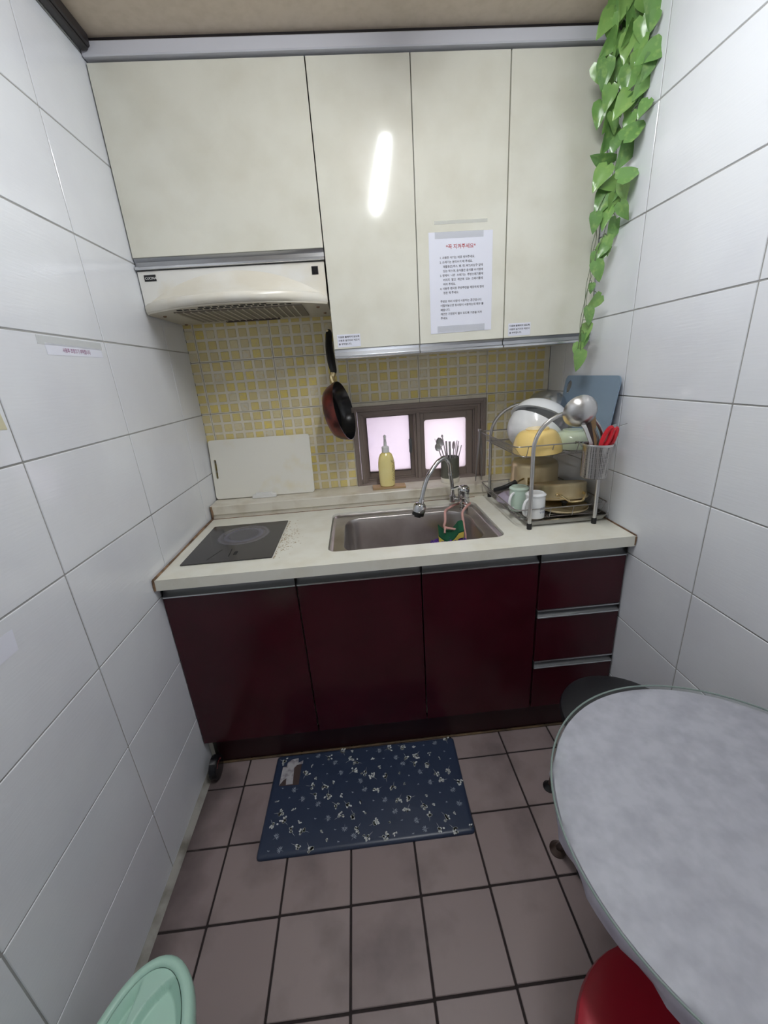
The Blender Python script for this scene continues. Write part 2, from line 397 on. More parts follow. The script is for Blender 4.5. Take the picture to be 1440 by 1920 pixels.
# ---------------------------------------------------------------- window (aluminium slider)
wn = struct(bpy.data.objects.new('window_1', None)); COL.objects.link(wn); wn.location = (.979, .03, .905); WL[wn.name] = Vector(wn.location)
def ring_box(mb, x0, x1, z0, z1, w, y0, y1, wb_=None):
    wb_ = w if wb_ is None else wb_
    mb.box(x0, x0 + w, y0, y1, z0, z1).box(x1 - w, x1, y0, y1, z0, z1).box(x0 + w, x1 - w, y0, y1, z1 - w, z1).box(x0 + w, x1 - w, y0, y1, z0, z0 + wb_)
f = MB(); x0, x1, z0, z1 = .667, 1.291, .900, 1.273
for d, (ya, yb) in ((0, (-.014, .0)), (.010, (-.010, .1)), (.024, (-.003, .1)), (.034, (.006, .1)), (.040, (.018, .1))):
    ring_box(f, x0 + d, x1 - d, z0 + d * .15, z1 - d, .013, ya, yb, .006)
f.build('window_frame', 'win', wn, bevel=.0012)
g = MB(); ring_box(g, .701, 1.257, .903, 1.243, .006, .022, .1, .004); g.build('gasket', 'win_dark', wn)
tr = MB()
for k in range(4): tr.box(.712, .955, .016 + k * .016, .022 + k * .016, .905, .915 + k * .006)
tr.build('sill_track', 'win', wn, bevel=.001)
# left sash, further out
s = MB(); s.box(.717, .732, .050, .075, .925, 1.232).box(.936, .985, .050, .075, .925, 1.232).box(.732, .936, .050, .075, 1.216, 1.232).box(.732, .936, .050, .075, .925, .953)
s.build('left_sash', 'win', wn, bevel=.002)
g = MB(); ring_box(g, .730, .938, .950, 1.218, .003, .046, .05); g.build('gasket', 'win_dark', wn)
MB().box(.730, .938, .060, .064, .950, 1.218).build('left_pane', 'pane_clear', wn)
# right sash, nearer
s = MB(); s.box(.954, .966, .020, .045, .908, 1.234).box(.966, .984, .012, .045, .908, 1.234).box(.984, 1.002, .020, .045, .908, 1.234)
s.box(1.206, 1.236, .020, .045, .908, 1.234).box(1.002, 1.206, .020, .045, 1.190, 1.234).box(1.002, 1.206, .020, .045, .908, .948)
s.build('right_sash', 'win', wn, bevel=.002)
# round-cornered opening lip around the frosted pane
o_ = rr(1.000, 1.208, .946, 1.192, .002, 4); i_ = rr(1.003, 1.205, .949, 1.189, .012, 4)
MB().loft([[(p[0], .0185, p[1]) for p in o_], [(p[0], .0185, p[1]) for p in i_], [(p[0], .03, p[1]) for p in i_]], False, False).build('pane_seal', 'win', wn)
MB().box(1.000, 1.208, .030, .035, .946, 1.192).build('right_pane', 'pane_frost', wn)
la = MB(); la.prism(rr(.930, .944, 1.035, 1.105, .006, 3), .040, .050, 'y').box(.930, .940, .030, .042, 1.05, 1.072); la.build('latch', 'alu_dark', wn, bevel=.001)
# neighbouring wall outside
nb = thing('neighbouring_wall', 'pale lilac outside wall seen blurred through the left window pane', 'wall', (.8, .9, 0))
MB().box(-.8, 3, .9, 1.0, -.5, 3.2).build('far_wall', 'out_pink', nb)
MB().prism([(-.8, -.5), (.62, -.5), (.62, .75), (.80, .98), (.66, 1.08), (.93, 1.32), (.93, 1.8), (-.8, 1.8)], .80, .899, 'y').build('gable', 'out_lilac', nb)

# ---------------------------------------------------------------- ceiling lamp
lp = thing('ceiling_lamp', 'long slim white LED batten lamp fixed to the ceiling above the camera', 'lamp', (.91, -1.2, H))
MB().box(.889, .931, -1.58, -.82, 2.335, H).build('lamp_housing', 'lamp_body', lp, bevel=.003)
MB().prism([(.8935 + .033 * (1 - cos(pi * k / 8)) / 2, 2.3349 - .018 * sin(pi * k / 8)) for k in range(9)], -1.575, -.825, 'y').build('diffuser', 'lamp', lp)

# ---------------------------------------------------------------- wall cabinets
def rail_up(x0, x1, z0, z1, par):     # grip rail under a wall cabinet door
    y = -.322; h = z1 - z0
    r = MB().prism([(y + .004, z1), (y + .012, z1 - .3 * h), (y + .010, z0 + .36 * h), (y + .001, z0 + .28 * h), (y + .001, z0 + .02), (y + .02, z0 + .02), (y + .02, z1)][:4] + [(y + .001, z0 + .24 * h), (y + .03, z0 + .24 * h), (y + .03, z1)], x0, x1, 'x').build('grip_rail', 'alu', par)
    MB().box(x0, x1, y - .002, y + .03, z0, z0 + .26 * h).build('rail_lip', 'alu_lip', par, bevel=.0015)
    return r
def wall_cab(x0, x1, zb, doors, label):
    c = thing('wall_cabinet', label, 'cabinet', ((x0 + x1) / 2, -.15, zb))
    MB().box(x0 + .001, x1 - .001, -.299, -.004, zb + .004, 2.311).build('carcass', 'cream_side', c)
    for a, b, zd in doors:
        d = MB().box(a, b, -.320, -.301, zd, 2.308).build('door', 'cream', c, bevel=.0012)
        rail_up(a, b, zb, zd - .001, d)
    return c
wall_cab(.002, .627, 1.785, [(.004, .6265, 1.820)], 'wide cream wall cabinet with one square door above the range hood')
wall_cab(.629, 1.252, 1.470, [(.630, .9405, 1.502), (.9435, 1.251, 1.502)], 'middle cream wall cabinet with two tall doors, one with the printed notice')
wall_cab(1.2535, W - .003, 1.470, [(1.2545, 1.581, 1.502)], 'narrow cream wall cabinet at the right wall behind the hanging vine')

# text -> mesh
def text(body, size, mtx, m, parent, name='lettering', align='LEFT', sx=1.):
    cu = bpy.data.curves.new('t', 'FONT'); cu.body = body; cu.size = size; cu.align_x = align; cu.resolution_u = 2; cu.offset = size * .014
    to = bpy.data.objects.new('t', cu); COL.objects.link(to); me = bpy.data.meshes.new_from_object(to)
    bpy.data.objects.remove(to)
    mm = Matrix.Translation(-WL[parent.name]) @ mtx @ Matrix.Diagonal((sx, 1, 1, 1)); me.transform(mm); me.materials.clear(); me.materials.append(M[m]); me.name = name
    o = bpy.data.objects.new(name, me); COL.objects.link(o); o.parent = parent; return o
def face_y(x, y, z, roll=0): return Matrix.Translation((x, y, z)) @ Matrix.Rotation(pi / 2, 4, 'X') @ Matrix.Rotation(radians(roll), 4, 'Z')
# notice
np_ = MB().prism([(.983, 1.532), (1.205, 1.5345), (1.2045, 1.8445), (.9835, 1.8455)], -.3212, -.3206, 'y').build('notice_sheet', 'paper', loc=(1.094, -.3209, 1.69))
tag(np_, 'white printed Korean notice sheet taped to the third tall cream door', 'notice')
text('*꼭 지켜주세요*', .0155, face_y(1.094, -.3214, 1.796), 'ink_red', np_, align='CENTER')
lines = [(0, '1. 사용한 식기는 바로 씻어주세요.'), (0, '2. 쓰레기는 분리수거 해 주세요.'), (1, '재활용은(박스, 병, 캔, PET)비상구 앞에'), (1, '있는 박스에, 음식물은 음식물 수거함에'),
 (0, '3. 방에서  나온  쓰레기는  주방쓰레기통에'), (1, '버리지  말고  계단에  있는  쓰레기통에'), (1, '버려 주세요.'), (0, '4. 사용후 렌지등 주방주변을 깨끗하게 정리'), (1, '정돈 해 주세요.'), (9, ''),
 (0, '주방은 여러 사람이 사용하는 공간입니다.'), (0, '어질러놓으면 뒷사람이 사용하는데 매우 불'), (0, '쾌합니다.'), (0, '깨끗한 가정방이 될수 있도록 기본을 지켜'), (0, '주세요.')]
for k, (ind, t) in enumerate(lines):
    if t: text(t, .0088, face_y(1.020 + .011 * (ind == 1), -.3214, 1.7665 - k * .01345), 'ink', np_)
MB().box(1.005, 1.172, -.3216, -.3212, 1.826, 1.846).build('tape_strip', 'tape', np_)
MB().box(1.008, 1.180, -.3216, -.3212, 1.535, 1.556).build('tape_strip', 'tape', np_)
for x, lab in ((.644, 'small printed reminder sticker on the first tall cream door beside the pan'), (1.269, 'small printed reminder sticker on the last cream door near the vine')):
    s = MB().box(x, x + .083, -.3209, -.3205, 1.508, 1.550).build('reminder_sticker', 'paper', loc=(x + .04, -.3207, 1.53))
    tag(s, lab, 'sticker')
    for k, t in enumerate(('다음분 불쾌하지 않도록', '사용후 설거지와 깨끗이', '을 부탁합니다.')): text(t, .0072, face_y(x + .004, -.3212, 1.539 - k * .0115), 'ink', s, sx=1.08)
# old tape marks above the notice
tp = MB().box(1.004, 1.185, -.3207, -.3204, 1.868, 1.878).build('tape_residue', 'tape', loc=(1.09, -.3205, 1.87)); tag(tp, 'faint strip of old tape left above the printed notice', 'tape')

# ---------------------------------------------------------------- range hood
hd = thing('range_hood', 'white built-in range hood with bulging front under the wide cabinet', 'range hood', (.313, -.16, 1.66))
HX0, HX1 = .004, .624
MB().box(HX0, HX1, -.314, -.004, 1.664, 1.783).build('body', 'hood', hd, bevel=.002)
def bow(x): 
    t = (x - (HX0 + HX1) / 2) / ((HX1 - HX0) / 2); return max(0, 1 - t * t)
rings = []; NX = 36
for i in range(NX + 1):
    x = HX0 + (HX1 - HX0) * i / NX; b = bow(x); yl = -.3145 - .128 * b; zt = 1.672 + .098 * b ** .9
    pr = [(-.3142, zt)]
    for k in range(1, 7):
        t = k / 6; pr.append((-.3142 - (abs(yl) - .3142) * (1 - cos(t * pi / 2)) ** .9, zt + (1.684 - zt) * sin(t * pi / 2) ** 1.1 if zt > 1.684 else zt))
    pr += [(yl - .004 * b - .001, 1.676), (yl - .004 * b, 1.664), (yl + .004, 1.657), (yl + .008, 1.657), (-.30, 1.657), (-.30, zt)]
    rings.append([(x, y, z) for y, z in pr])
MB().loft(rings).build('bulged_front', ['hood_cream'], hd, ang=50)
un_ = MB()
un_.prism([(HX0 + .002, -.012), (HX1 - .002, -.012), (HX1 - .002, -.314)] + [(HX0 + (HX1 - HX0) * (1 - i / 20), -.3145 - .119 * bow(HX0 + (HX1 - HX0) * (1 - i / 20))) for i in range(1, 20)] + [(HX0 + .002, -.314)], 1.652, 1.662)
un_.build('underside', 'hood_under', hd)
for row, (yy, x0, x1) in enumerate(((-.404, .14, .49), (-.376, .105, .535))):
    n = int((x1 - x0) / .0225)
    for k in range(n):
        x = x0 + k * .0225
        if yy < -.3145 - .119 * bow(x) + .012 or yy < -.3145 - .119 * bow(x + .016) + .012: continue
        MB().box(x, x + .016, yy, yy + .012, 1.6505, 1.6522).build('vent_slot', 'gap', hd, smooth=False)
gr = MB().box(.105, .535, -.342, -.09, 1.648, 1.6525).build('grease_filter', 'hood_grey', hd)
for k in range(17):
    x = .112 + k * .0245
    a = MB().prism([(x, -.347), (x + .004, -.347), (x + .004, -.095), (x, -.095)], 1.6455, 1.6485).build('filter_rib', 'hood_under', gr, smooth=False)
MB().box(.200, .415, -.080, -.058, 1.6455, 1.652).build('filter_handle', 'label_brown', hd, bevel=.002)
for x, y in ((.045, -.27), (.585, -.27), (.03, -.04), (.60, -.12)):
    MB().lathe([(.006, 0), (.006, .003), (.003, .005)], 10, frame((x, y, 1.652), (0, 0, -1))).build('screw', 'caulk', hd)
pl_ = MB().box(.024, .062, -.3155, -.314, 1.752, 1.771).build('brand_plate', 'black', hd)
text('CUCINA', .0105, face_y(.0265, -.3158, 1.7575), 'white_plastic', pl_, sx=.93)
sw_ = MB().box(.580, .602, -.3155, -.314, 1.744, 1.769).build('switch_panel', 'black', hd)
MB().box(.583, .590, -.3175, -.3155, 1.747, 1.766).box(.592, .599, -.3175, -.3155, 1.747, 1.766).build('switch', 'black_gloss', sw_)

# ---------------------------------------------------------------- base cabinets
def rail_dn(x0, x1, z0, z1, par, top=False):
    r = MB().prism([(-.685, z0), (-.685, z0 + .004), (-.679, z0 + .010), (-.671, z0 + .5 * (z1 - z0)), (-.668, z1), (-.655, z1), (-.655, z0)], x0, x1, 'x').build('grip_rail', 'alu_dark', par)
    MB().box(x0, x1, -.689, -.684, z0 - .001, z0 + .0045).build('rail_lip', 'alu_lip', par, bevel=.001)
    if top: MB().box(x0, x1, -.687, -.666, z1 - .003, z1 + .001).build('rail_top', 'alu_lip', par)
    for x in (x0, x1): MB().box(x - .0012, x + .0012, -.684, -.66, z0, z1).build('rail_end', 'gap', par)
def base_cab(x0, x1, label, doors=(), drawers=()):
    c = thing('base_cabinet', label, 'cabinet', ((x0 + x1) / 2, -.35, 0))
    b = MB()
    b.box(x0, x0 + .015, -.654, -.05, .0, .803).box(x1 - .015, x1, -.654, -.05, .0, .803).box(x0 + .015, x1 - .015, -.654, -.05, .12, .135).box(x0 + .015, x1 - .015, -.06, -.05, .12, .803)
    if not (x0 < .5 < x1): b.box(x0 + .015, x1 - .015, -.664, -.654, .14, .66)
    b.build('carcass', 'cream_side', c)
    for a, bb in doors:
        d = MB().box(a, bb, -.685, -.666, .126, .761).build('door', 'burgundy', c, bevel=.0012)
        rail_dn(a, bb, .762, .803, d)
    for k, (za, zb) in enumerate(drawers):
        d = MB().box(x0 + .004, x1 - .003, -.685, -.666, za, zb).build('drawer', 'burgundy', c, bevel=.0012)
        rail_dn(x0 + .004, x1 - .003, zb + .0005, (.803 if k == 0 else zb + .031), d, k > 0)
base_cab(.002, .4385, 'dark red gloss base cabinet with one door under the induction hob', [(.003, .4365)])
base_cab(.4395, 1.2705, 'wide dark red gloss base cabinet with two doors under the sink', [(.4415, .8585), (.8625, 1.2685)])
base_cab(1.2715, 1.5825, 'dark red gloss drawer unit at the right wall', drawers=[(.5705, .761), (.3465, .5365), (.126, .3135)])
kb = MB().box(.036, W - .003, -.6635, -.655, .0075, .125).build('toe_kick_board', 'dark_red_kick', loc=(.8, -.66, .0)); tag(kb, 'dark red plinth board along the floor under the base cabinets', 'plinth')
fil = MB().box(1.5835, W - .001, -.67, -.60, .0, .80).build('filler_strip', 'cream_side', loc=(W, -.63, 0)); tag(fil, 'narrow pale filler strip between the drawer unit and right wall', 'filler strip')

# ---------------------------------------------------------------- worktop with sink cut-out
ct = thing('worktop', 'long white stone worktop with sink cut-out and stained edges', 'worktop', (.8, -.4, .805))
CX0, CX1, CY0, CY1 = .548, 1.178, -.618, -.208
hole = rr(CX0, CX1, CY0, CY1, .035, 6)
def slab_with_hole(x0, x1, y0, y1, z0, z1, hole):
    # radial strips from the hole outline to the rectangle outline
    cx = sum(p[0] for p in hole) / len(hole); cy = sum(p[1] for p in hole) / len(hole)
    def out(p):
        dx, dy = p[0] - cx, p[1] - cy; ts = []
        if dx > 1e-9: ts.append((x1 - cx) / dx)
        if dx < -1e-9: ts.append((x0 - cx) / dx)
        if dy > 1e-9: ts.append((y1 - cy) / dy)
        if dy < -1e-9: ts.append((y0 - cy) / dy)
        t = min(ts); return (cx + dx * t, cy + dy * t)
    H_ = list(hole); O = [out(p) for p in H_]
    corners = [(x1, y1), (x0, y1), (x0, y0), (x1, y0)]
    ang = lambda p: atan2(p[1] - cy, p[0] - cx)
    seq = sorted([(ang(o), o, h) for o, h in zip(O, H_)] + [(ang(c), c, None) for c in corners], key=lambda t: t[0])
    n = len(seq); outp = []; inp = []
    for k, (a, o, h) in enumerate(seq):
        if h is None:
            j = k
            while seq[j % n][2] is None: j -= 1
            h = seq[j % n][2]
        outp.append(o); inp.append(h)
    return MB().loft([[(p[0], p[1], z0) for p in inp], [(p[0], p[1], z1) for p in inp], [(p[0], p[1], z1) for p in outp], [(p[0], p[1], z0) for p in outp], [(p[0], p[1], z0) for p in inp]], False, False)
sl = slab_with_hole(.002, W - .0015, -.713, -.003, .805, .842, hole)
me_ = sl.build('slab', 'counter', ct, smooth=False)
bm = bmesh.new(); bm.from_mesh(me_.data); bmesh.ops.remove_doubles(bm, verts=bm.verts, dist=1e-5)
bmesh.ops.dissolve_degenerate(bm, dist=1e-6, edges=bm.edges); bmesh.ops.recalc_face_normals(bm, faces=bm.faces)
es = [e for e in bm.edges if len(e.link_faces) == 2 and e.calc_face_angle(0) > 1 and all(abs(v.co.y + .713 + .4) < 1e-3 and v.co.z > .03 for v in e.verts)]
bmesh.ops.bevel(bm, geom=es, offset=.003, segments=2, affect='EDGES'); bm.to_mesh(me_.data); bm.free()
MB().prism([(-.145, .860), (-.1475, .863), (-.1475, .899), (-.145, .902), (-.003, .903), (-.003, .8425), (-.140, .8425), (-.140, .860)][::-1], .004, W - .002, 'x').build('upstand_ledge', 'ledge', ct)
ck = MB().tube([(.006, -.712, .842), (.006, -.5, .8425), (.006, -.3, .8435), (.006, -.148, .843)], [.005, .0035, .0055, .005], 6)
ck.tube([(.006, -.146, .845), (.010, -.149, .87), (.008, -.148, .902)], .005, 6)
ck.tube([(.005, -.712, .842), (.004, -.7145, .82), (.003, -.712, .806)], .004, 6).tube([(.006, -.1485, .8425), (.5, -.1475, .8425), (1.2, -.1475, .8425)], .0022, 5)
ck.build('caulk_bead', 'caulk', ct)
ck = MB().tube([(W - .002, -.712, .842), (W - .002, -.4, .8425), (W - .002, -.148, .8425)], .0035, 6).tube([(W - .003, -.714, .84), (W - .003, -.712, .81)], .003, 6)
ck.build('caulk_bead', 'caulk', ct)
# dried tea-coloured spill next to the hob
sp = MB()
for k in range(150):
    a = random.gauss(0, 1); x = .372 + abs(random.gauss(0, .028)); y = -.45 + random.gauss(0, .075); r = random.uniform(.0008, .0025)
    sp.lathe([(r, 0), (r * .7, .0003)], 5, Matrix.Translation((x, y, .8421)) @ Matrix.Diagonal((1.6, 1, 1, 1)))
for k in range(90): 
    y = -.63 + .37 * random.random(); r = random.uniform(.001, .003); sp.lathe([(r, 0), (r * .7, .0004)], 6, Matrix.Translation((.3655 + random.uniform(-.001, .004), y, .8421)))
tag(sp.build('dried_crumbs', mat('dried_spill', rgb(178, 160, 128), .6), ct), kind='stuff')

# induction hob
hb = thing('induction_hob', 'black glass induction hob with a hazy burnt ring set in the worktop', 'hob', (.206, -.44, .842))
MB().prism(rr(.051, .360, -.622, -.259, .003, 2), .8423, .8463).build('glass_top', 'hob', hb, bevel=.0008)
MB().prism([(.160, -.52), (.163, -.52), (.135, -.60), (.132, -.60)], .8463, .8466).prism([(.196, -.52), (.199, -.52), (.205, -.585), (.202, -.585)], .8463, .8466).build('scratch_mark', 'gap', hb)
MB().prism(rr(.2145, .227, -.575, -.545, .004, 3), .8463, .8466).build('sensor_mark', 'gap', hb)

# sink
sk = thing('sink', 'rectangular stainless steel sink set into the worktop', 'sink', (.863, -.413, .82))
def loopz(x0, x1, y0, y1, r, z): return [(p[0], p[1], z) for p in rr(x0, x1, y0, y1, r, 8)]
L_ = [loopz(CX0 - .012, CX1 + .012, CY0 - .012, CY1 + .012, .04, .8035), loopz(CX0 - .012, CX1 + .012, CY0 - .012, CY1 + .012, .04, .8045),
      loopz(CX0 + .001, CX1 - .001, CY0 + .001, CY1 - .001, .034, .8045), loopz(CX0 + .003, CX1 - .003, CY0 + .003, CY1 - .003, .034, .833), loopz(CX0 + .006, CX1 - .006, CY0 + .006, CY1 - .006, .034, .8345), loopz(CX0 + .014, CX1 - .014, CY0 + .014, CY1 - .014, .03, .8265),
      loopz(CX0 + .018, CX1 - .018, CY0 + .018, CY1 - .018, .03, .8255)]
br = (.10, .065, .06, .08)
bowl = lambda d, z, k=1: loopz(.603 + d, 1.120 - d, -.598 + d, -.261 - d, [max(.02, q - d) for q in br], z)
L_ += [bowl(-.006, .8255), bowl(-.002, .8262), bowl(.0, .8235), bowl(.003, .812), bowl(.012, .70), bowl(.020, .675), bowl(.045, .660), bowl(.10, .655), bowl(.13, .652)]
MB().loft(L_, False, True).build('basin', 'steel_sink', sk, ang=40)
MB().lathe([(.040, .0), (.040, .003), (.032, .004), (.03, .0015), (.001, .0015)], 20, Matrix.Translation((.86, -.44, .653))).build('drain', 'chrome', sk)

# faucet
fc = thing('kitchen_faucet', 'chrome kitchen faucet with flexible coiled spout at the sink corner', 'faucet', (1.118, -.262, .826))
c0 = (1.118, -.262, 0)
MB().lathe([(.019, .8255), (.019, .838), (.014, .840), (.014, .853), (.023, .856), (.025, .862), (.025, .884), (.023, .886), (.024, .888), (.024, .906)], 24, Matrix.Translation(c0)).build('body', 'chrome', fc)
lv = MB().lathe([(.0245, .907), (.0255, .915), (.024, .926), (.016, .934), (.002, .937)], 24, Matrix.Translation(c0))
lv.loft([[(1.120, -.262 + w, z) for w, z in ((-.014, .925), (.014, .925), (.014, .931), (-.014, .931))], [(1.09, -.268 + w, z) for w, z in ((-.010, .929), (.010, .929), (.010, .935), (-.010, .935))], [(1.060, -.275 + w, z) for w, z in ((-.007, .925), (.007, .925), (.007, .929), (-.007, .929))]])
lv.build('lever', 'chrome', fc, ang=50)
MB().tube([(1.114, -.258, .873), (1.095, -.25, .872), (1.074, -.245, .874)], [.013, .012, .012], 12).lathe([(.011, .86), (.014, .863), (.014, .888), (.010, .892)], 16, Matrix.Translation((1.074, -.245, 0))).build('side_outlet', 'chrome', fc)
sp1 = smooth_path([(1.074, -.245, .885), (1.071, -.25, .934), (1.064, -.255, .988)], 5)
MB().tube(sp1, .0085, 12).lathe([(.0105, -.004), (.0105, .004)], 14, frame((1.064, -.255, .988), (-.1, 0, 1))).build('riser_tube', 'chrome', fc)
sp2 = smooth_path([(1.064, -.255, .990), (1.0595, -.259, 1.030), (1.048, -.264, 1.053), (1.033, -.270, 1.061), (1.009, -.280, 1.053), (.988, -.290, 1.034), (.966, -.303, 1.009), (.953, -.310, .990), (.939, -.319, .958), (.931, -.325, .932), (.924, -.330, .908)], 14)
MB().tube(sp2, [.0086 + .0012 * (i % 2) for i in range(len(sp2))], 12).build('flexible_spout', 'chrome', fc, ang=80)
ax = Vector((.924, -.330, .908)) - Vector((.906, -.334, .846)); fm = frame((.906, -.334, .846), ax)
MB().lathe([(.0235, .012), (.0265, .015), (.0265, .040), (.022, .049), (.013, .054), (.0115, .070)], 20, fm).build('spray_head', 'chrome', fc)
MB().lathe([(.014, -.008), (.014, .000), (.025, .000), (.0252, .0125)], 20, fm).build('nozzle', 'black', fc)

# sponge holder hanging on the faucet
shd = thing('sponge_holder', 'pink plastic sponge hanger hooked round the faucet in the sink', 'sponge holder', (1.06, -.30, .83))
pts = smooth_path([(1.079, -.238, .842), (1.045, -.270, .838), (1.024, -.320, .845), (1.016, -.355, .815), (1.010, -.365, .795), (1.04, -.372, .786), (1.080, -.372, .778), (1.092, -.365, .790), (1.093, -.335, .835), (1.118, -.300, .850), (1.146, -.262, .852), (1.140, -.240, .850), (1.105, -.228, .845)], 5)
MB().tube(pts, .0052, 8, closed=True).build('hanger_loop', 'pink', shd)
MB().tube(smooth_path([(1.092, -.366, .790), (1.094, -.385, .755), (1.085, -.40, .725), (1.06, -.40, .712)], 5), .004, 8).tube([(1.012, -.366, .795), (1.007, -.385, .775)], .004, 8).build('cradle', 'pink', shd)
spg = thing('sponge', 'bent yellow sponge with green scouring face in the pink hanger', 'sponge', (1.035, -.385, .77))
def slabcurve(mb, lo, hi, w):
    rings = []
    for i in range(11):
        t = i / 10; x = .976 + .104 * t; z = .768 - .030 * sin(pi * min(1, t * 1.25)) + .010 * max(0, t - .6) / .4 + .004; rings.append([(x + w * .16, -.350, z + .022 + lo), (x, -.350 - w, z + lo), (x, -.350 - w, z + hi), (x + w * .16, -.350, z + .022 + hi)])
    mb.loft(rings)
a = MB(); slabcurve(a, -.022, .004, .062); a.build('sponge_body', 'sponge_y', spg, bevel=.002)
a = MB(); slabcurve(a, .0042, .010, .062); a.build('scouring_pad', 'sponge_g', spg)
ps = MB()
for k in range(230):
    a = 2 * pi * random.random(); u = sqrt(random.random())
    ps.sphere((1.018 + .074 * u * cos(a), -.396 + .036 * u * sin(a), .747 + random.uniform(-.010, .008) - .006 * u), random.uniform(.0038, .0062), 3)
tag(ps.build('mesh_scrubber', 'purple'), 'purple mesh scrubber lying under the yellow sponge in the sink', 'scrubber', kind='stuff')

# ---------------------------------------------------------------- things on the ledge
def glass_fresnel(name, col):
    m = bpy.data.materials.new(name); m.use_nodes = True; nt = m.node_tree; N = nt.nodes; L = nt.links
    N.remove(N['Principled BSDF']); out = N['Material Output']
    t = N.new('ShaderNodeBsdfTransparent'); t.inputs[0].default_value = col
    g = N.new('ShaderNodeBsdfGlossy'); g.inputs['Roughness'].default_value = .05
    f = N.new('ShaderNodeFresnel'); f.inputs[0].default_value = 1.5
    ge = N.new('ShaderNodeNewGeometry'); iv = N.new('ShaderNodeMath'); iv.operation = 'SUBTRACT'; iv.inputs[0].default_value = 1; L.new(ge.outputs['Backfacing'], iv.inputs[1])
    mu = N.new('ShaderNodeMath'); mu.operation = 'MULTIPLY'; L.new(f.outputs[0], mu.inputs[0]); L.new(iv.outputs[0], mu.inputs[1])
    mx = N.new('ShaderNodeMixShader'); L.new(mu.outputs[0], mx.inputs[0])
    L.new(t.outputs[0], mx.inputs[1]); L.new(g.outputs[0], mx.inputs[2]); L.new(mx.outputs[0], out.inputs[0]); return m
M['glass_top'] = glass_fresnel('clear_table_glass', (.97, .99, .98, 1))
def plate(outer, hole, z0, z1):
    cx = sum(p[0] for p in hole) / len(hole); cy = sum(p[1] for p in hole) / len(hole)
    def ray(poly, a):
        d = (cos(a), sin(a)); best = None
        for i in range(len(poly)):
            x1, y1 = poly[i][0] - cx, poly[i][1] - cy; x2, y2 = poly[(i + 1) % len(poly)][0] - cx, poly[(i + 1) % len(poly)][1] - cy
            ex, ey = x2 - x1, y2 - y1; den = d[0] * ey - d[1] * ex
            if abs(den) < 1e-12: continue
            t = (x1 * ey - y1 * ex) / den; s = (x1 * d[1] - y1 * d[0]) / den
            if t > 0 and -1e-6 <= s <= 1 + 1e-6: best = t if best is None else max(best, t)
        return (cx + d[0] * best, cy + d[1] * best)
    A = sorted({round(atan2(p[1] - cy, p[0] - cx), 4) for p in list(outer) + list(hole)})
    A = [a for i, a in enumerate(A) if i == 0 or a - A[i - 1] > .002]
    I = [ray(hole, a) for a in A]; O = [ray(outer, a) for a in A]
    return MB().loft([[(p[0], p[1], z0) for p in I], [(p[0], p[1], z1) for p in I], [(p[0], p[1], z1) for p in O], [(p[0], p[1], z0) for p in O], [(p[0], p[1], z0) for p in I]], False, False)
def xf(mb, m): mb.v = [m @ p for p in mb.v]; return mb
def basis(o, x, y, z): 
    m = Matrix((Vector(x), Vector(y), Vector(z))).transposed().to_4x4(); m.translation = o; return m
LZ = .903
# white cutting board
b = plate(rr(0, .456, 0, .270, .012, 4), rr(.013, .024, .095, .182, .005, 4), 0, .011)
up = Vector((.003, .032, .268)).normalized(); xr = Vector((1, 0, -.006)).normalized(); zz = xr.cross(up)
wbd = xf(b, basis(Vector((.005, -.040, LZ + .003)), xr, up, zz)).build('cutting_board', 'white_board', loc=(.23, -.03, LZ))
tag(wbd, 'worn white plastic cutting board leaning on the yellow splashback', 'cutting board')
clip = MB(); clip.prism([(.176, LZ), (.286, LZ), (.284, LZ + .016), (.268, LZ + .017), (.266, LZ + .024), (.194, LZ + .024), (.192, LZ + .017), (.178, LZ + .016)], -.078, -.0565, 'y')
tag(clip.build('board_stop', 'white_plastic', bevel=.002, loc=(.23, -.065, LZ)), 'small white plastic stop on the ledge in front of the white cutting board', 'holder')

pad = MB().prism(rr(.735, .889, -.108, -.048, .003, 2), LZ, LZ + .009).build('soap_pad', 'wood', bevel=.001, loc=(.81, -.058, LZ))
tag(pad, 'small grubby brown pad under the soap bottle on the window ledge', 'pad')
bt = thing('soap_bottle', 'clear pump bottle of yellow dish soap standing in front of the window', 'bottle', (.806, -.079, LZ + .009))
bz = LZ + .0095; E_ = Matrix.Translation((.806, -.079, bz)) @ Matrix.Diagonal((1, .72, 1, 1))
MB().lathe([(.030, 0), (.034, .003), (.036, .02), (.0375, .055), (.0385, .085), (.0375, .11), (.034, .132), (.027, .150), (.0165, .158), (.0155, .160)], 28, E_).build('bottle_body', 'liquid', bt)
MB().lathe([(.0165, .158), (.0170, .160), (.0170, .182), (.012, .186)], 20, Matrix.Translation((.806, -.079, bz))).build('pump_collar', 'white_plastic', bt)
MB().lathe([(.0075, .186), (.0065, .205), (.0055, .208), (.0055, .232)], 12, Matrix.Translation((.806, -.079, bz))).tube([(.806, -.076, bz + .229), (.806, -.087, bz + .232), (.805, -.107, bz + .226)], [.0075, .006, .004], 8).build('pump_nozzle', 'white_plastic', bt)
sw = MB()
for k in range(9):
    a = radians(-62 + 5 * (k % 4) + 3); z = bz + .03 + k * .011
    sw.tube([(.806 + .0392 * cos(a + .1 * j), -.079 + .0282 * sin(a + .1 * j), z + .006 * sin(j * 1.6 + k)) for j in range(6)], .0006, 4)
sw.build('scroll_print', 'label_brown', bt)

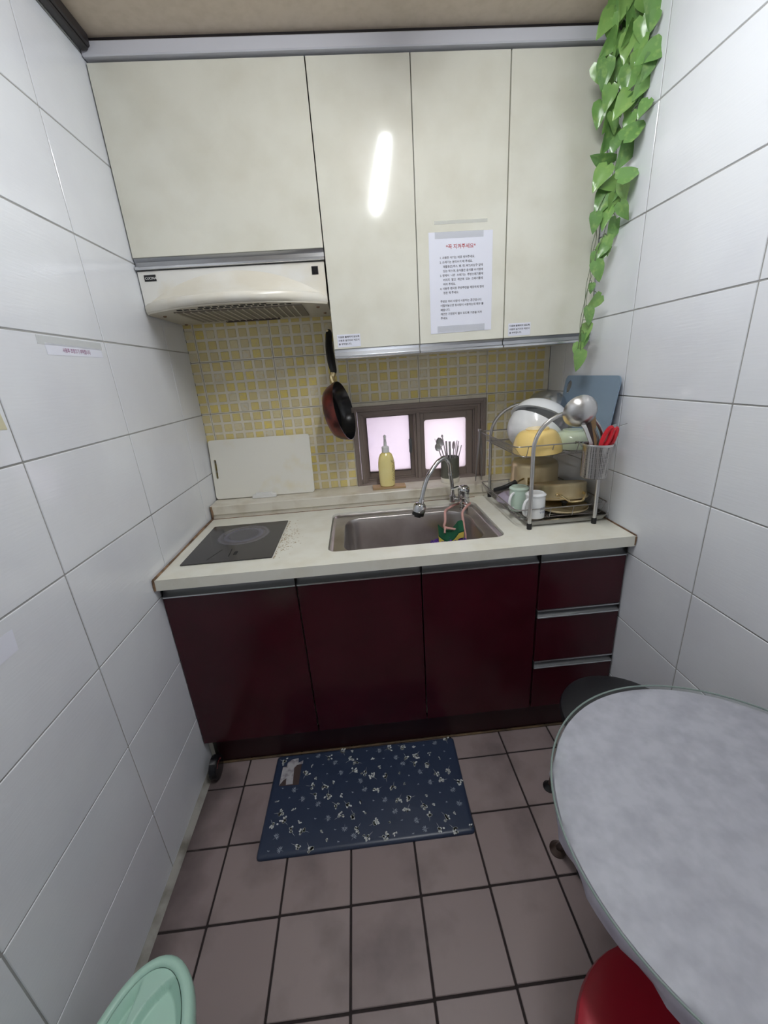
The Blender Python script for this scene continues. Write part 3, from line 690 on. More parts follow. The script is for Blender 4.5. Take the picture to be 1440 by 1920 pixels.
cp = thing('utensil_cup', 'olive grey cylindrical utensil cup on the ledge before the right pane', 'utensil holder', (1.1065, -.060, LZ))
MB().lathe([(.042, 0), (.0425, .022), (.0427, .0225), (.0432, .116), (.0432, .118), (.040, .118), (.039, .006), (.001, .006)], 28, Matrix.Translation((1.1065, -.060, LZ))).build('cup_body', 'dark_olive', cp)
MB().lathe([(.0428, .0), (.0434, .001), (.0434, .022), (.0428, .0225)], 28, Matrix.Translation((1.1065, -.060, LZ)), cap=False).build('base_band', 'white_board', cp)
def spoon(name, top, foot, r, lab, cat='spoon', face=(0, -1, .1), group=None):
    top, foot = Vector(top), Vector(foot); d = (top - foot).normalized(); t = thing(name, lab, cat, foot, group)
    fz = (Vector(face) - d * d.dot(Vector(face))).normalized(); m = basis(top, fz.cross(d), d, fz)
    sh = MB(); n = 8; rings = []
    for i in range(9):
        y = -1 + 2 * i / 8; w = sqrt(max(0, 1 - y * y)) * (1 - .12 * y)
        ring = []
        for j in range(n + 1): 
            x = -1 + 2 * j / n; ring.append(m @ Vector((x * w * r * .72, y * r, -.32 * r * (1 - x * x) * (1 - y * y))))
        rings.append(ring)
    sh.loft(rings, False, False, closed=False).build('spoon_bowl', 'cutlery', t, solid=.0009)
    L = (top - foot).length
    MB().tube([foot, foot + d * (L * .5), top - d * r * .8 - fz * .001], [.0038, .0024, .0026], 6).build('handle', 'cutlery', t)
    return t
def stick(name, a, b_, r, m, lab, cat, group=None):
    o = MB().tube([a, b_], r, 7).build(name, m, loc=a); return tag(o, lab, cat, group)
fo = LZ + .010
spoon('spoon', (1.060, -.060, 1.092), (1.108, -.056, fo), .024, 'large round steel spoon leaning left in the utensil cup')
spoon('spoon', (1.049, -.072, 1.072), (1.100, -.066, fo), .020, 'lower left steel spoon in front of the round one in the utensil cup')
spoon('spoon', (1.128, -.050, 1.072), (1.115, -.052, fo), .021, 'steel spoon turned edge-on in the middle of the utensil cup', face=(-1, -.25, 0))
spoon('fork_handle', (1.075, -.045, 1.118), (1.112, -.043, fo), .007, 'narrow tip of a steel utensil sticking up behind the spoons', 'utensil')
stick('skewer', (1.106, -.05, fo), (1.038, -.056, 1.110), .0012, 'steel', 'thin steel skewer leaning far left out of the utensil cup', 'skewer')
stick('table_knife', (1.098, -.062, fo), (1.0895, -.062, 1.096), (.0042), 'cutlery', 'flat dark steel handle upright left of centre in the utensil cup', 'knife')
stick('table_knife', (1.108, -.070, fo), (1.1045, -.066, 1.094), (.0052), 'cutlery', 'wide pale steel handle upright in the centre of the utensil cup', 'knife')
for k, (tx, ty, tz) in enumerate([(1.142, -.056, 1.094), (1.148, -.062, 1.092), (1.150, -.050, 1.068), (1.162, -.060, 1.072), (1.158, -.068, 1.066)]):
    o = MB().tube([(1.112 + .003 * k, -.058 + .004 * (k % 2), fo), (tx, ty, tz)], [.0012, .0022], 6).build('chopstick', 'cutlery', loc=(1.112, -.058, fo))
    tag(o, ('tall upright steel chopstick, left one of the close pair in the utensil cup', 'tall steel chopstick, right one of the close pair in the utensil cup', 'shorter steel chopstick just behind the close tall pair in the utensil cup', 'steel chopstick leaning farthest right in the utensil cup', 'short steel chopstick beside the farthest right one in the utensil cup')[k], 'chopstick', 'steel chopsticks in the utensil cup')

# ---------------------------------------------------------------- frying pan on its nail
fp = thing('frying_pan', 'copper-red frying pan with black inside hung on the wall by its handle', 'frying pan', (.64, -.13, 1.27))
C0 = Vector((.6395, -.128, 1.270)); upv = Vector((-.19, .02, .98)).normalized(); nv = Vector((.955, -.27, .18)); nv = (nv - upv * nv.dot(upv)).normalized()
pm = basis(C0, upv.cross(nv), upv, nv)
MB().lathe([(.090, -.060), (.101, -.055), (.113, -.038), (.121, -.012), (.124, .0), (.1225, .001)], 40, pm, cap=False).lathe([(.090, -.0599), (.0001, -.0599)], 40, pm, cap=False).build('pan_outside', 'rust_copper', fp)
MB().lathe([(.001, -.0545), (.088, -.0545), (.099, -.050), (.110, -.034), (.119, -.010), (.1218, .0012), (.1235, .0012)], 40, pm, cap=False).build('pan_inside', 'black_gloss', fp)
rt = C0 + upv * .120 - nv * .010
hp = smooth_path([rt, rt + Vector((-.006, .006, .022)), (.609, -.112, 1.432), (.604, -.100, 1.470), (.600, -.075, 1.53), (.604, -.035, 1.595)], 4)
MB().tube(hp[:9], .0125, 10).build('ferrule', 'brass', fp)
hh = hp[7:]; MB().tube(hh, [.0135 + .0035 * sin(pi * min(1, i / (len(hh) - 1) * 1.1)) - .005 * (i == len(hh) - 1) for i in range(len(hh))], 10).build('handle', 'black', fp)
tag(MB().tube([(.598, .002, 1.589), (.598, -.052, 1.592)], .0018, 8).lathe([(.0045, 0), (.0045, .0015)], 10, frame((.598, -.051, 1.592), (0, -1, 0))).build('nail', 'brass'), 'small brass nail in the splashback holding the frying pan', 'nail')

# ---------------------------------------------------------------- dish rack
CT = .842
rk = thing('dish_rack', 'two-tier stainless wire dish rack with arched ends at the right of the worktop', 'dish rack', (1.40, -.37, CT))
def arch(y, xa, xb, zs, za, lab):
    pts = [(xa, y, CT + .012), (xa, y, (CT + zs) / 2), (xa, y, zs)]
    cx, hw = (xa + xb) / 2, (xb - xa) / 2
    pts += [(cx - hw * cos(pi * k / 16), y, zs + (za - zs) * sin(pi * k / 16)) for k in range(1, 16)]
    pts += [(xb, y, zs), (xb, y, (CT + zs) / 2), (xb, y, CT + .012)]
    MB().tube(pts, .0068, 10).build('arch_post', 'steel', rk)
    for x in (xa, xb): MB().lathe([(.0088, 0), (.0092, .018), (.0078, .022)], 14, Matrix.Translation((x, y, CT + .0004))).build('rubber_foot', 'black', rk)
arch(-.575, 1.276, 1.517, 1.130, 1.247, '')
arch(-.162, 1.265, 1.545, 1.120, 1.247, '')
def basket(name, x0, x1, y0, y1, zt, zb, inset, nr, nl):
    b = MB(); R3 = lambda l, z: [(p[0], p[1], z) for p in l]
    b.tube(R3(rr(x0, x1, y0, y1, .022, 5), zt), .0022, 6, closed=True)
    b.tube(R3(rr(x0 + inset, x1 - inset, y0 + inset, y1 - inset, .02, 5), zb), .0016, 5, closed=True)
    for k in range(nr):
        y = y0 + .018 + (y1 - y0 - .036) * k / (nr - 1)
        b.tube([(x0, y, zt), (x0 + inset, y, zb), (x1 - inset, y, zb), (x1, y, zt)], .00085, 4)
    for k in range(nl):
        x = x0 + .045 + (x1 - x0 - .09) * k / (nl - 1)
        b.tube([(x, y0, zt), (x, y0 + inset * .6, zb), (x, y1 - inset * .6, zb), (x, y1, zt)], .0014, 5)
    return b.build(name, 'steel_dark', rk)
basket('upper_basket', 1.218, 1.573, -.566, -.152, 1.142, 1.101, .030, 22, 4)
basket('lower_basket', 1.228, 1.573, -.566, -.150, .913, .872, .020, 20, 4)
t = MB(); o_ = rr(1.272, 1.580, -.566, -.155, .02, 5); i_ = rr(1.284, 1.568, -.554, -.167, .014, 5)
t.loft([[(p[0], p[1], .846) for p in i_], [(p[0], p[1], .866) for p in o_], [(p[0], p[1], .868) for p in rr(1.268, 1.5835, -.570, -.151, .022, 5)], [(p[0], p[1], .868) for p in rr(1.275, 1.577, -.563, -.158, .018, 5)], [(p[0], p[1], .849) for p in i_]])
t.build('drip_tray', 'steel', rk, ang=50)
B1 = 1.1025; B2 = .8735
# bowls on the upper tier
def bowl_prof(r, h, t, foot=.4, fh=.006, outer=True):
    o = [(r * foot, -h - fh), (r * foot * 1.02, -h)] + [(r * (foot + (1 - foot) * sin(pi / 2 * k / 8) ** .85), -h * cos(pi / 2 * k / 8)) for k in range(1, 9)]
    i = [((q[0]) - t, q[1] * .96 + t * .2) for q in o[:1:-1]]
    return o + i + [(.001, -h * .93)]
def bowl(name, c, n, r, h, m, lab, foot=.4, cat='bowl', lip=0, flute=None, group=None):
    p = bowl_prof(r, h, .0035, foot)
    if lip: p = p[:10] + [(r + lip, .002), (r + lip, .005), (r - .003, .004)] + p[11:]
    fl_ = [(.013 if (flute and z < -h * .35 and k < 10) else 0) for k, (q, z) in enumerate(p)] if flute else None
    o = MB().lathe(p, 72 if flute else 40, frame(c, n), flute=fl_).build(name, m, loc=c, ang=50)
    return tag(o, lab, cat, group)
bowl('noodle_bowl', (1.412, -.290, 1.165), (.60, .28, .75), .110, .096, 'white_china', 'large white ribbed bowl tilted on its side in the upper rack', flute=1)
bowl('serving_bowl', (1.440, -.262, 1.187), (-.48, -.34, -.81), .112, .060, 'white_china', 'white wide-rimmed bowl leaning over the ribbed bowl in the upper rack', lip=.012)
bowl('rice_bowl', (1.334, -.475, B1 + .002), (0.04, -.0, -1), .086, .078, 'yellow_china', 'yellow bowl upside down at the front of the upper rack', foot=.46)
bowl('rice_bowl', (1.480, -.445, B1 + .002), (0, 0, -1), .070, .058, 'green_china', 'pale green bowl upside down beside the yellow bowl', foot=.5)
dl = MB().lathe([(.084, -.0), (.083, .012), (.074, .040), (.055, .062), (.030, .073), (.001, .076), (.001, .074), (.030, .071), (.054, .060), (.072, .039), (.081, .012), (.0825, 0)], 36, frame((1.488, -.200, 1.222), (.1, .25, .95))).build('dome_lid', 'glass_lid', loc=(1.488, -.200, 1.222))
tag(dl, 'clear dome lid resting at the back of the upper rack before the corner', 'lid')
# supports for tilted things: a wire plate stand between bowls and lid
# blue cutting board
b = plate(rr(0, .360, 0, .249, [.022, .022, .01, .01], 5), [(.035 + .016 * cos(a) + .012 * sin(a), .205 + .024 * sin(a) - .008 * cos(a)) for a in [2 * pi * k / 16 for k in range(16)]], 0, .004)
upb = Vector((.034, 0, .2467)).normalized(); xb_ = Vector((0, -1, 0))
tag(xf(b, basis(Vector((1.539, -.196, 1.1035)), xb_, upb, xb_.cross(upb))).build('cutting_board', 'blue_board', loc=(1.55, -.38, 1.10)), 'slate blue flexible cutting board leaning on the right wall behind the rack', 'cutting board')
# utensil caddy hooked on the front right
cd = thing('utensil_caddy', 'perforated steel utensil caddy hooked on the front of the upper rack', 'utensil holder', (1.474, -.617, 1.03))
cdm = Matrix.Translation((1.470, -.617, 1.030)) @ Matrix.Rotation(radians(2), 4, 'Y')
bm_c = mat('perforated_steel', rgb(190, 186, 182), .25, 1.); nt = bm_c.node_tree
N = nt.nodes; L = nt.links; tc = N.new('ShaderNodeTexCoord'); mp = N.new('ShaderNodeMapping'); mp.inputs['Scale'].default_value = (190, 190, 240)
vo = N.new('ShaderNodeTexVoronoi'); vo.inputs['Randomness'].default_value = 0; vo.inputs['Scale'].default_value = 1
L.new(tc.outputs['Object'], mp.inputs[0]); L.new(mp.outputs[0], vo.inputs['Vector'])
cr = N.new('ShaderNodeValToRGB'); cr.color_ramp.interpolation = 'CONSTANT'; cr.color_ramp.elements[0].color = rgb(58, 55, 54); cr.color_ramp.elements[1].color = rgb(190, 186, 182); cr.color_ramp.elements[1].position = .34
L.new(vo.outputs['Distance'], cr.inputs[0]); L.new(cr.outputs[0], N['Principled BSDF'].inputs['Base Color'])
MB().lathe([(.036, .0), (.041, .003), (.0445, .108)], 30, cdm, cap=False).build('caddy_wall', bm_c, cd)
MB().lathe([(.0465, .108), (.0475, .112), (.0465, .115), (.044, .115), (.043, .108)], 30, cdm, cap=False).lathe([(.036, 0), (.034, .001), (.001, .001)], 30, cdm, cap=False).build('caddy_rim', 'steel', cd)
MB().tube([(1.430, -.600, 1.135), (1.426, -.585, 1.150), (1.428, -.566, 1.147), (1.430, -.560, 1.138)], .0018, 6).tube([(1.508, -.595, 1.135), (1.512, -.580, 1.150), (1.512, -.566, 1.147), (1.511, -.560, 1.138)], .0018, 6).build('hook', 'steel_dark', cd)
cb = 1.034
ld = thing('ladle', 'steel ladle standing bowl up in the utensil caddy, back of bowl showing', 'ladle', (1.47, -.62, cb))
lc = Vector((1.418, -.590, 1.250)); ln = Vector((.12, .95, .28)).normalized()
MB().lathe([(.001, -.040), (.014, -.0395), (.030, -.033), (.044, -.022), (.052, -.009), (.0545, .0), (.0537, .0), (.051, -.008), (.042, -.021), (.029, -.0315), (.001, -.038)], 32, frame(lc, ln)).build('ladle_bowl', 'steel', ld)
MB().loft([[Vector(p) + Vector((sx * w, .002 * sy, 0)) for sx, sy in ((-1, -1), (1, -1), (1, 1), (-1, 1))] for p, w in (((1.424, -.600, 1.212), .009), ((1.430, -.612, 1.195), .006), ((1.446, -.622, 1.150), .006), ((1.458, -.622, cb), .006))]).build('handle', 'steel', ld)
sp_ = thing('wooden_spatula', 'flat wooden spatula standing behind the ladle in the caddy', 'spatula', (1.48, -.60, cb))
MB().loft([[Vector(p) + Vector((sx * w, .003 * sy, 0)) for sx, sy in ((-1, -1), (1, -1), (1, 1), (-1, 1))] for p, w in (((1.478, -.600, cb), .008), ((1.474, -.592, 1.15), .010), ((1.466, -.575, 1.24), .013), ((1.464, -.572, 1.262), .010))]).build('blade', 'wood', sp_, bevel=.001)
kn = thing('kitchen_knife', 'dark-handled knife standing between ladle and wooden spatula', 'knife', (1.45, -.61, cb))
MB().loft([[Vector(p) + Vector((sx * w, .005 * sy, 0)) for sx, sy in ((-1, -1), (1, -1), (1, 1), (-1, 1))] for p, w in (((1.462, -.610, 1.12), .008), ((1.455, -.600, 1.17), .009), ((1.447, -.590, 1.222), .008))]).build('handle', 'label_brown', kn, bevel=.002)
MB().box(1.456, 1.468, -.6115, -.6095, cb, 1.12).build('blade', 'steel', kn)
fk = thing('black_tongs_tip', 'short dark utensil tip leaning right behind the red scissors', 'utensil', (1.50, -.60, cb))
MB().tube([(1.478, -.598, cb), (1.488, -.60, 1.15), (1.476, -.585, 1.19)], [.003, .004, .003], 8).build('shaft', 'steel_dark', fk)
scs = thing('scissors', 'kitchen scissors with red plastic handles standing in the steel caddy', 'scissors', (1.485, -.62, cb))
def loop_handle(a, b_, w, m): 
    a, b_ = Vector(a), Vector(b_); d = (b_ - a); s = Vector((d.z, 0, -d.x)).normalized() * w; pts = [a + d * .5 - d * .5 * cos(t) + s * sin(t) for t in [2 * pi * k / 22 for k in range(22)]]
    return MB().tube(pts, .0078, 8, closed=True).build('finger_loop', m, scs)
loop_handle((1.474, -.640, 1.130), (1.502, -.636, 1.196), .010, 'red_plastic')
loop_handle((1.500, -.628, 1.128), (1.536, -.610, 1.188), .008, 'red_plastic')
MB().box(1.478, 1.488, -.6345, -.6325, cb, 1.135).box(1.489, 1.499, -.6318, -.6298, cb, 1.135).build('blades', 'steel', scs)
stl = thing('grey_peeler', 'flat grey steel handle between the two red scissor loops', 'utensil', (1.49, -.62, cb))
MB().loft([[Vector(p) + Vector((sx * w, .003 * sy, 0)) for sx, sy in ((-1, -1), (1, -1), (1, 1), (-1, 1))] for p, w in (((1.490, -.622, cb), .005), ((1.500, -.622, 1.14), .007), ((1.524, -.612, 1.195), .008), ((1.531, -.610, 1.203), .004))]).build('shaft', 'alu', stl, bevel=.001)
tag(MB().tube([(1.495, -.612, cb), (1.515, -.606, 1.15), (1.53, -.600, 1.188), (1.578, -.600, 1.1995)], .0011, 5).build('wire_skewer', 'steel_dark', loc=(1.5, -.61, cb)), 'long thin steel wire poking right out of the caddy towards the wall', 'skewer')
# tongs hanging at the left of the rack
tg = thing('tongs', 'thin dark steel tongs hanging from the left end of the upper rack', 'tongs', (1.215, -.165, 1.14))
MB().tube([(1.2145, -.170, 1.150), (1.212, -.172, 1.10), (1.203, -.172, 1.02), (1.196, -.172, .925)], [.0055, .006, .0045, .0022], 8).build('arm', 'steel_dark', tg)
MB().tube([(1.2155, -.160, 1.150), (1.221, -.162, 1.10), (1.229, -.162, 1.02), (1.2255, -.162, .925)], [.0055, .006, .0045, .0022], 8).build('arm', 'steel_dark', tg)
MB().lathe([(.006, -.006), (.006, .006)], 12, frame((1.215, -.165, 1.15), (1, 0, 0))).build('pivot', 'steel_dark', tg)
# lower tier
def mug(c, r, h, m, lab, ang, txt=None):
    t = thing('mug', lab, 'mug', c); T0 = Matrix.Translation(c)
    MB().lathe([(r - .001, 0), (r, .002), (r, h * .82), (r * .995, h * .86), (r * 1.06, h * .90), (r * 1.06, h * .93), (r * .9, h - .002), (r * .82, h), (r * .78, h - .003), (.001, h - .004)], 32, T0).build('mug_body', m, t, ang=40)
    u = Vector((cos(ang), sin(ang), 0)); c = Vector(c)
    MB().tube(smooth_path([c + u * r * .96 + Vector((0, 0, h * .78)), c + u * (r + .016) + Vector((0, 0, h * .72)), c + u * (r + .026) + Vector((0, 0, h * .45)), c + u * (r + .018) + Vector((0, 0, h * .2)), c + u * r * .96 + Vector((0, 0, h * .14))], 4), .0052, 8).build('handle', 'white_china', t)
    return t
m1 = mug((1.313, -.532, B2), .0345, .093, 'white_china', 'white mug with faint blue lettering upside down by the front rack post', radians(205))
m2 = mug((1.288, -.440, B2), .0350, .093, 'mint_china', 'mint green mug with white handle upside down behind the white mug', radians(215))
for k, (tx, s, z) in enumerate((('AMERICAN', .013, .034), ('VINTAGE', .0105, .021))):
    for i, chh in enumerate(tx):
        a = radians(-76 + i * 11 - 4 * k + 0); mm = Matrix.Translation((1.313 + .0349 * cos(a), -.532 + .0349 * sin(a), B2 + z)) @ Matrix.Rotation(a + pi / 2, 4, 'Z') @ Matrix.Rotation(pi / 2, 4, 'X')
        if k == 0 or i < 7: text(chh, s, mm, 'ink_blue', m1, align='CENTER')
pl2 = MB().lathe([(.052, .0), (.054, .003), (.046, .022), (.026, .036), (.012, .040), (.001, .041)], 32, Matrix.Translation((1.296, -.325, B2))).build('small_dish', 'purple_lid', loc=(1.296, -.325, B2))
tag(pl2, 'small lilac grey dish upside down behind the mint mug', 'dish')
# gold lid lying flat, tilted upturned pot propped on its knob
gl = thing('pot_lid', 'shallow gold pot lid lying flat under the front gold pot', 'lid', (1.452, -.462, B2))
MB().lathe([(.001, .0), (.080, .0), (.090, .004), (.0935, .008), (.092, .012), (.080, .010), (.001, .010)], 40, Matrix.Translation((1.452, -.462, B2))).build('lid_plate', 'gold_pot', gl)
MB().lathe([(.008, .010), (.009, .022), (.015, .026), (.014, .034), (.001, .036)], 20, Matrix.Translation((1.452, -.478, B2))).build('knob', 'black', gl)
gp_ = thing('cooking_pot', 'upturned wide gold pot with curved brass handle at the front of the lower rack', 'pot', (1.462, -.425, B2))
gm = Matrix.Translation((1.462, -.418, .899)) @ Matrix.Rotation(radians(-12), 4, 'X')
MB().lathe([(.101, -.001), (.1035, .001), (.1035, .005), (.099, .008), (.098, .046), (.0995, .048), (.0995, .056), (.096, .060), (.001, .060), (.001, .056), (.094, .052), (.0975, .0)], 48, gm).build('pot_body', 'gold_pot', gp_, ang=40)
P = [(-.052, -.087, .020), (-.046, -.108, .018), (-.032, -.122, .004), (-.020, -.126, -.004), (.020, -.126, -.004), (.032, -.122, .004), (.046, -.108, .018), (.052, -.087, .020)]
h = MB().tube(smooth_path([gm @ Vector(t) for t in P], 4), .0042, 8).build('handle', 'brass', gp_)
for x in (-.052, .052): MB().sphere(gm @ Vector((x, -.088, .020)), .0065, 6).build('rivet', 'brass', h)
# added dark pan reading as the shaded gap, back pot upside down on it
zb0 = B2
tag(MB().lathe([(.090, .0), (.092, .004), (.088, .030), (.084, .0505), (.001, .0505)], 36, Matrix.Translation((1.443, -.246, zb0))).build('gap_filler_pan', 'steel_dark', loc=(1.443, -.246, zb0)), 'added dark steel pan filling the shaded gap at the back of the lower rack under the gold saucepan', 'pan')
gb = thing('saucepan', 'gold saucepan with black handle upside down at the back of the lower rack', 'pot', (1.437, -.235, zb0 + .052))
gm = Matrix.Translation((1.437, -.235, zb0 + .052))
MB().lathe([(.0985, .0), (.1005, .002), (.0985, .005), (.0965, .007), (.0955, .070), (.092, .082), (.084, .089), (.001, .090), (.001, .086), (.088, .08), (.092, .007), (.094, 0)], 44, gm).build('pot_body', 'gold_pot', gb, ang=50)
MB().box(1.373, 1.386, -.3215, -.3165, zb0 + .060, zb0 + .088).build('rivet_plate', 'brass', gb)
hpth = smooth_path([(1.362, -.300, zb0 + .080), (1.335, -.318, zb0 + .076), (1.31, -.325, zb0 + .068)], 3)
MB().tube(hpth, .004, 6).build('handle_neck', 'brass', gb)
MB().tube(smooth_path([(1.322, -.322, zb0 + .073), (1.295, -.325, zb0 + .064), (1.262, -.318, zb0 + .052), (1.236, -.305, zb0 + .043)], 4), [.013, .012, .0115, .011, .0105, .010, .0098, .0096, .0094, .0092, .009, .0085, .007], 10).build('handle', 'black', gb)
tag(MB().lathe([(.015, 0), (.016, .004), (.013, .022), (.0115, .026)], 18, Matrix.Translation((1.548, -.285, B2))).build('black_knob', 'black', loc=(1.548, -.285, B2)), 'small black knob beside the gold saucepan near the wall', 'cup')  # a black knob, built as a plain tapered cylinder

# ---------------------------------------------------------------- hanging garland
vn = thing('leaf_garland', 'artificial green leaf garland hanging down the right cabinet corner', 'artificial plant', (1.54, -.42, 2.35))
LV = [(1.491, -0.407, 2.304, -125, 0.067), (1.526, -0.416, 2.313, -115, 0.072), (1.561, -0.461, 2.285, -95, 0.057), (1.556, -0.448, 2.25, -60, 0.058), (1.557, -0.449, 2.198, -145, 0.061), (1.557, -0.522, 2.172, -150, 0.072), (1.558, -0.48, 2.15, -130, 0.064), (1.56, -0.475, 2.109, -150, 0.058), (1.515, -0.408, 2.23, -110, 0.067), (1.535, -0.407, 2.168, -100, 0.093), (1.488, -0.43, 2.18, -92, 0.067), (1.528, -0.414, 2.091, -110, 0.077), (1.56, -0.495, 2.025, 40, 0.074), (1.512, -0.414, 2.282, -80, 0.06), (1.524, -0.419, 2.034, -110, 0.075), (1.558, -0.455, 2.09, -110, 0.054), (1.559, -0.479, 2.294, -40, 0.051), (1.546, -0.426, 2.022, -115, 0.061), (1.51, -0.416, 1.986, 170, 0.068), (1.561, -0.452, 1.982, -115, 0.077), (1.509, -0.42, 1.937, -120, 0.071), (1.561, -0.492, 1.92, 22, 0.07), (1.547, -0.423, 1.922, -160, 0.068), (1.562, -0.468, 1.884, -80, 0.058), (1.533, -0.409, 1.88, -120, 0.09), (1.561, -0.481, 1.828, -60, 0.054), (1.536, -0.426, 1.826, -110, 0.061), (1.563, -0.424, 1.791, -105, 0.068), (1.504, -0.422, 1.818, -92, 0.054), (1.55, -0.426, 1.751, -85, 0.054), (1.535, -0.421, 1.738, -125, 0.047), (1.554, -0.428, 1.86, -95, 0.061), (1.538, -0.412, 1.73, -115, 0.061), (1.529, -0.424, 1.68, -70, 0.061), (1.517, -0.413, 1.717, -110, 0.043), (1.522, -0.428, 1.587, -135, 0.057), (1.511, -0.426, 1.545, -80, 0.057), (1.516, -0.403, 1.493, -105, 0.064), (1.512, -0.404, 1.468, -90, 0.046), (1.492, -0.407, 1.437, -95, 0.053), (1.487, -0.429, 1.404, -95, 0.065), (1.518, -0.413, 1.633, -95, 0.03), (1.516, -0.449, 2.316, -100, 0.06), (1.508, -0.409, 2.339, -120, 0.064), (1.545, -0.445, 2.29, -100, 0.064), (1.54, -0.442, 2.231, -100, 0.064), (1.535, -0.411, 2.249, -90, 0.067), (1.536, -0.418, 2.204, -100, 0.064), (1.56, -0.478, 2.243, -80, 0.058), (1.558, -0.517, 2.143, -110, 0.054), (1.562, -0.49, 2.117, -120, 0.058), (1.54, -0.458, 2.153, -95, 0.058), (1.551, -0.426, 2.115, -95, 0.058), (1.506, -0.43, 2.126, -100, 0.058), (1.5, -0.42, 2.25, -130, 0.064), (1.56, -0.475, 2.206, -100, 0.054), (1.558, -0.466, 2.046, -95, 0.054), (1.559, -0.519, 2.056, -120, 0.045), (1.562, -0.517, 2.24, -100, 0.039)]
S1 = [(1.522, -0.41, 2.352), (1.549, -0.41, 2.116), (1.556, -0.41, 2.0), (1.551, -0.41, 1.932), (1.517, -0.41, 1.849), (1.514, -0.41, 1.79), (1.508, -0.41, 1.73), (1.503, -0.41, 1.636), (1.495, -0.41, 1.572), (1.492, -0.41, 1.504), (1.491, -0.41, 1.435)]
S2 = [(1.547, -0.42, 2.345), (1.568, -0.42, 2.172), (1.567, -0.42, 2.06), (1.565, -0.42, 1.995), (1.567, -0.42, 1.914), (1.536, -0.42, 1.786), (1.513, -0.42, 1.697), (1.501, -0.42, 1.602), (1.492, -0.42, 1.504), (1.498, -0.42, 1.381)]
S3 = [(a + .008, b + .006, c) for a, b, c in S1]
fx_ = lambda P: [(min(a, 1.572), min(b, -.352), c) for a, b, c in P]
st_ = [smooth_path(fx_(P), 4) for P in (S1, S2, S3)]
sm = MB()
for k, P in enumerate(st_):
    sm.tube([p + Vector((.002 * sin(p.z * 60 + k), .002 * cos(p.z * 50 + k), 0)) for p in P], .0010, 5)
sm.build('wire_stem', 'stem', vn)
def leaf_mesh(seed):
    rnd = random.Random(seed); n = 8; rings = []
    for i in range(n + 1):
        t = i / n; w = .37 * (sin(pi * min(1, t ** .50)) ** .80) * (1 - .12 * t) + (.002 if i in (0, n) else 0); 
        if i == 0: w = .10
        ring = []
        for j in range(-2, 3):
            x = w * j / 2; back = -.10 * abs(j) / 2 if i <= 1 else 0
            ring.append((x, t + back, .22 * abs(x) - .10 * t * t + .02 * sin(j * 2 + i)))
        rings.append(ring)
    return MB().loft(rings, False, False, closed=False).mesh('leaf', 'leaf', ang=80)
lms = [leaf_mesh(k) for k in range(3)]
pet = MB()
cpos = SC.camera.matrix_world.translation; cr_ = SC.camera.matrix_world.to_3x3().col[0].normalized()
def put_leaf(c, ang, size, k, tilt):
    a = radians(ang); d = (cr_ * cos(a) + Vector((0, 0, 1)) * sin(a)).normalized()
    view = (Vector((.69, -1.88, 1.5)) - Vector(c)).normalized(); nrm = (view - d * view.dot(d)).normalized()
    nrm = (Matrix.Rotation(tilt, 3, d) @ nrm); x = d.cross(nrm)
    m = basis(Vector(c) - d * size * .5, x * size, d * size, nrm * size); m.translation -= WL[vn.name]
    o = bpy.data.objects.new('leaf', lms[k % 3]); COL.objects.link(o); o.parent = vn; o.matrix_basis = m
    base = Vector(c) - d * size * .5
    best = min((p for P in st_ for p in P), key=lambda p: (p - (base + Vector((0, 0, .012)))).length)
    pet.tube([base, (base + best) / 2 + Vector((0, 0, .006)), best], .0009, 4)
for k, (x, y, z, a, s) in enumerate(LV): put_leaf((x, y, z), a, s * 1.08, k, random.uniform(-.7, .7))
for k in range(16):
    z = 2.345 - .30 * (k / 16) ** 1.2
    put_leaf((random.uniform(1.49, 1.565), random.uniform(-.50, -.37), z), random.uniform(-135, -55), random.uniform(.05, .075), k, random.uniform(-1.1, 1.1))
tag(pet.build('leaf_stalks', 'stem', vn), kind='stuff')

# ---------------------------------------------------------------- things on the walls
def face_x(y, z, roll=0): return basis((.0006, y, z), (0, 1, 0), (0, 0, 1), (1, 0, 0)) @ Matrix.Rotation(radians(roll), 4, 'Z')
n1 = MB().prism([(-.850, 1.5015), (-.636, 1.503), (-.637, 1.5255), (-.849, 1.527)], .0003, .0006, 'x').build('paper_label', 'paper', loc=(0, -.74, 1.51)); tag(n1, 'narrow white paper strip with pink printing taped on the left tiles', 'label')
text('사용후 조명끄기 부탁합니다', .0118, face_x(-.742, 1.5095) @ Matrix.Translation((0, 0, .0003)), 'ink_pink', n1, align='CENTER', sx=.78)
MB().prism([(-.872, 1.523), (-.630, 1.522), (-.631, 1.541), (-.870, 1.5425)], .0006, .0008, 'x').build('tape_strip', 'tape', n1)
n2 = MB().prism([(-1.34, .950), (-1.1885, .955), (-1.1842, .998), (-1.34, 1.0)], .0003, .0006, 'x').build('paper_note', 'paper', loc=(0, -1.26, .97)); tag(n2, 'white paper note stuck low on the left tiles at the picture edge', 'note')
n3 = MB().prism([(-1.075, 1.358), (-1.030, 1.355), (-1.035, 1.405), (-1.078, 1.41)], .0003, .0006, 'x').build('tape_residue', mat('old_tape', rgb(205, 200, 170), .5), loc=(0, -1.05, 1.38)); tag(n3, 'scrap of yellowed tape on the left tiles below the paper strip', 'tape')

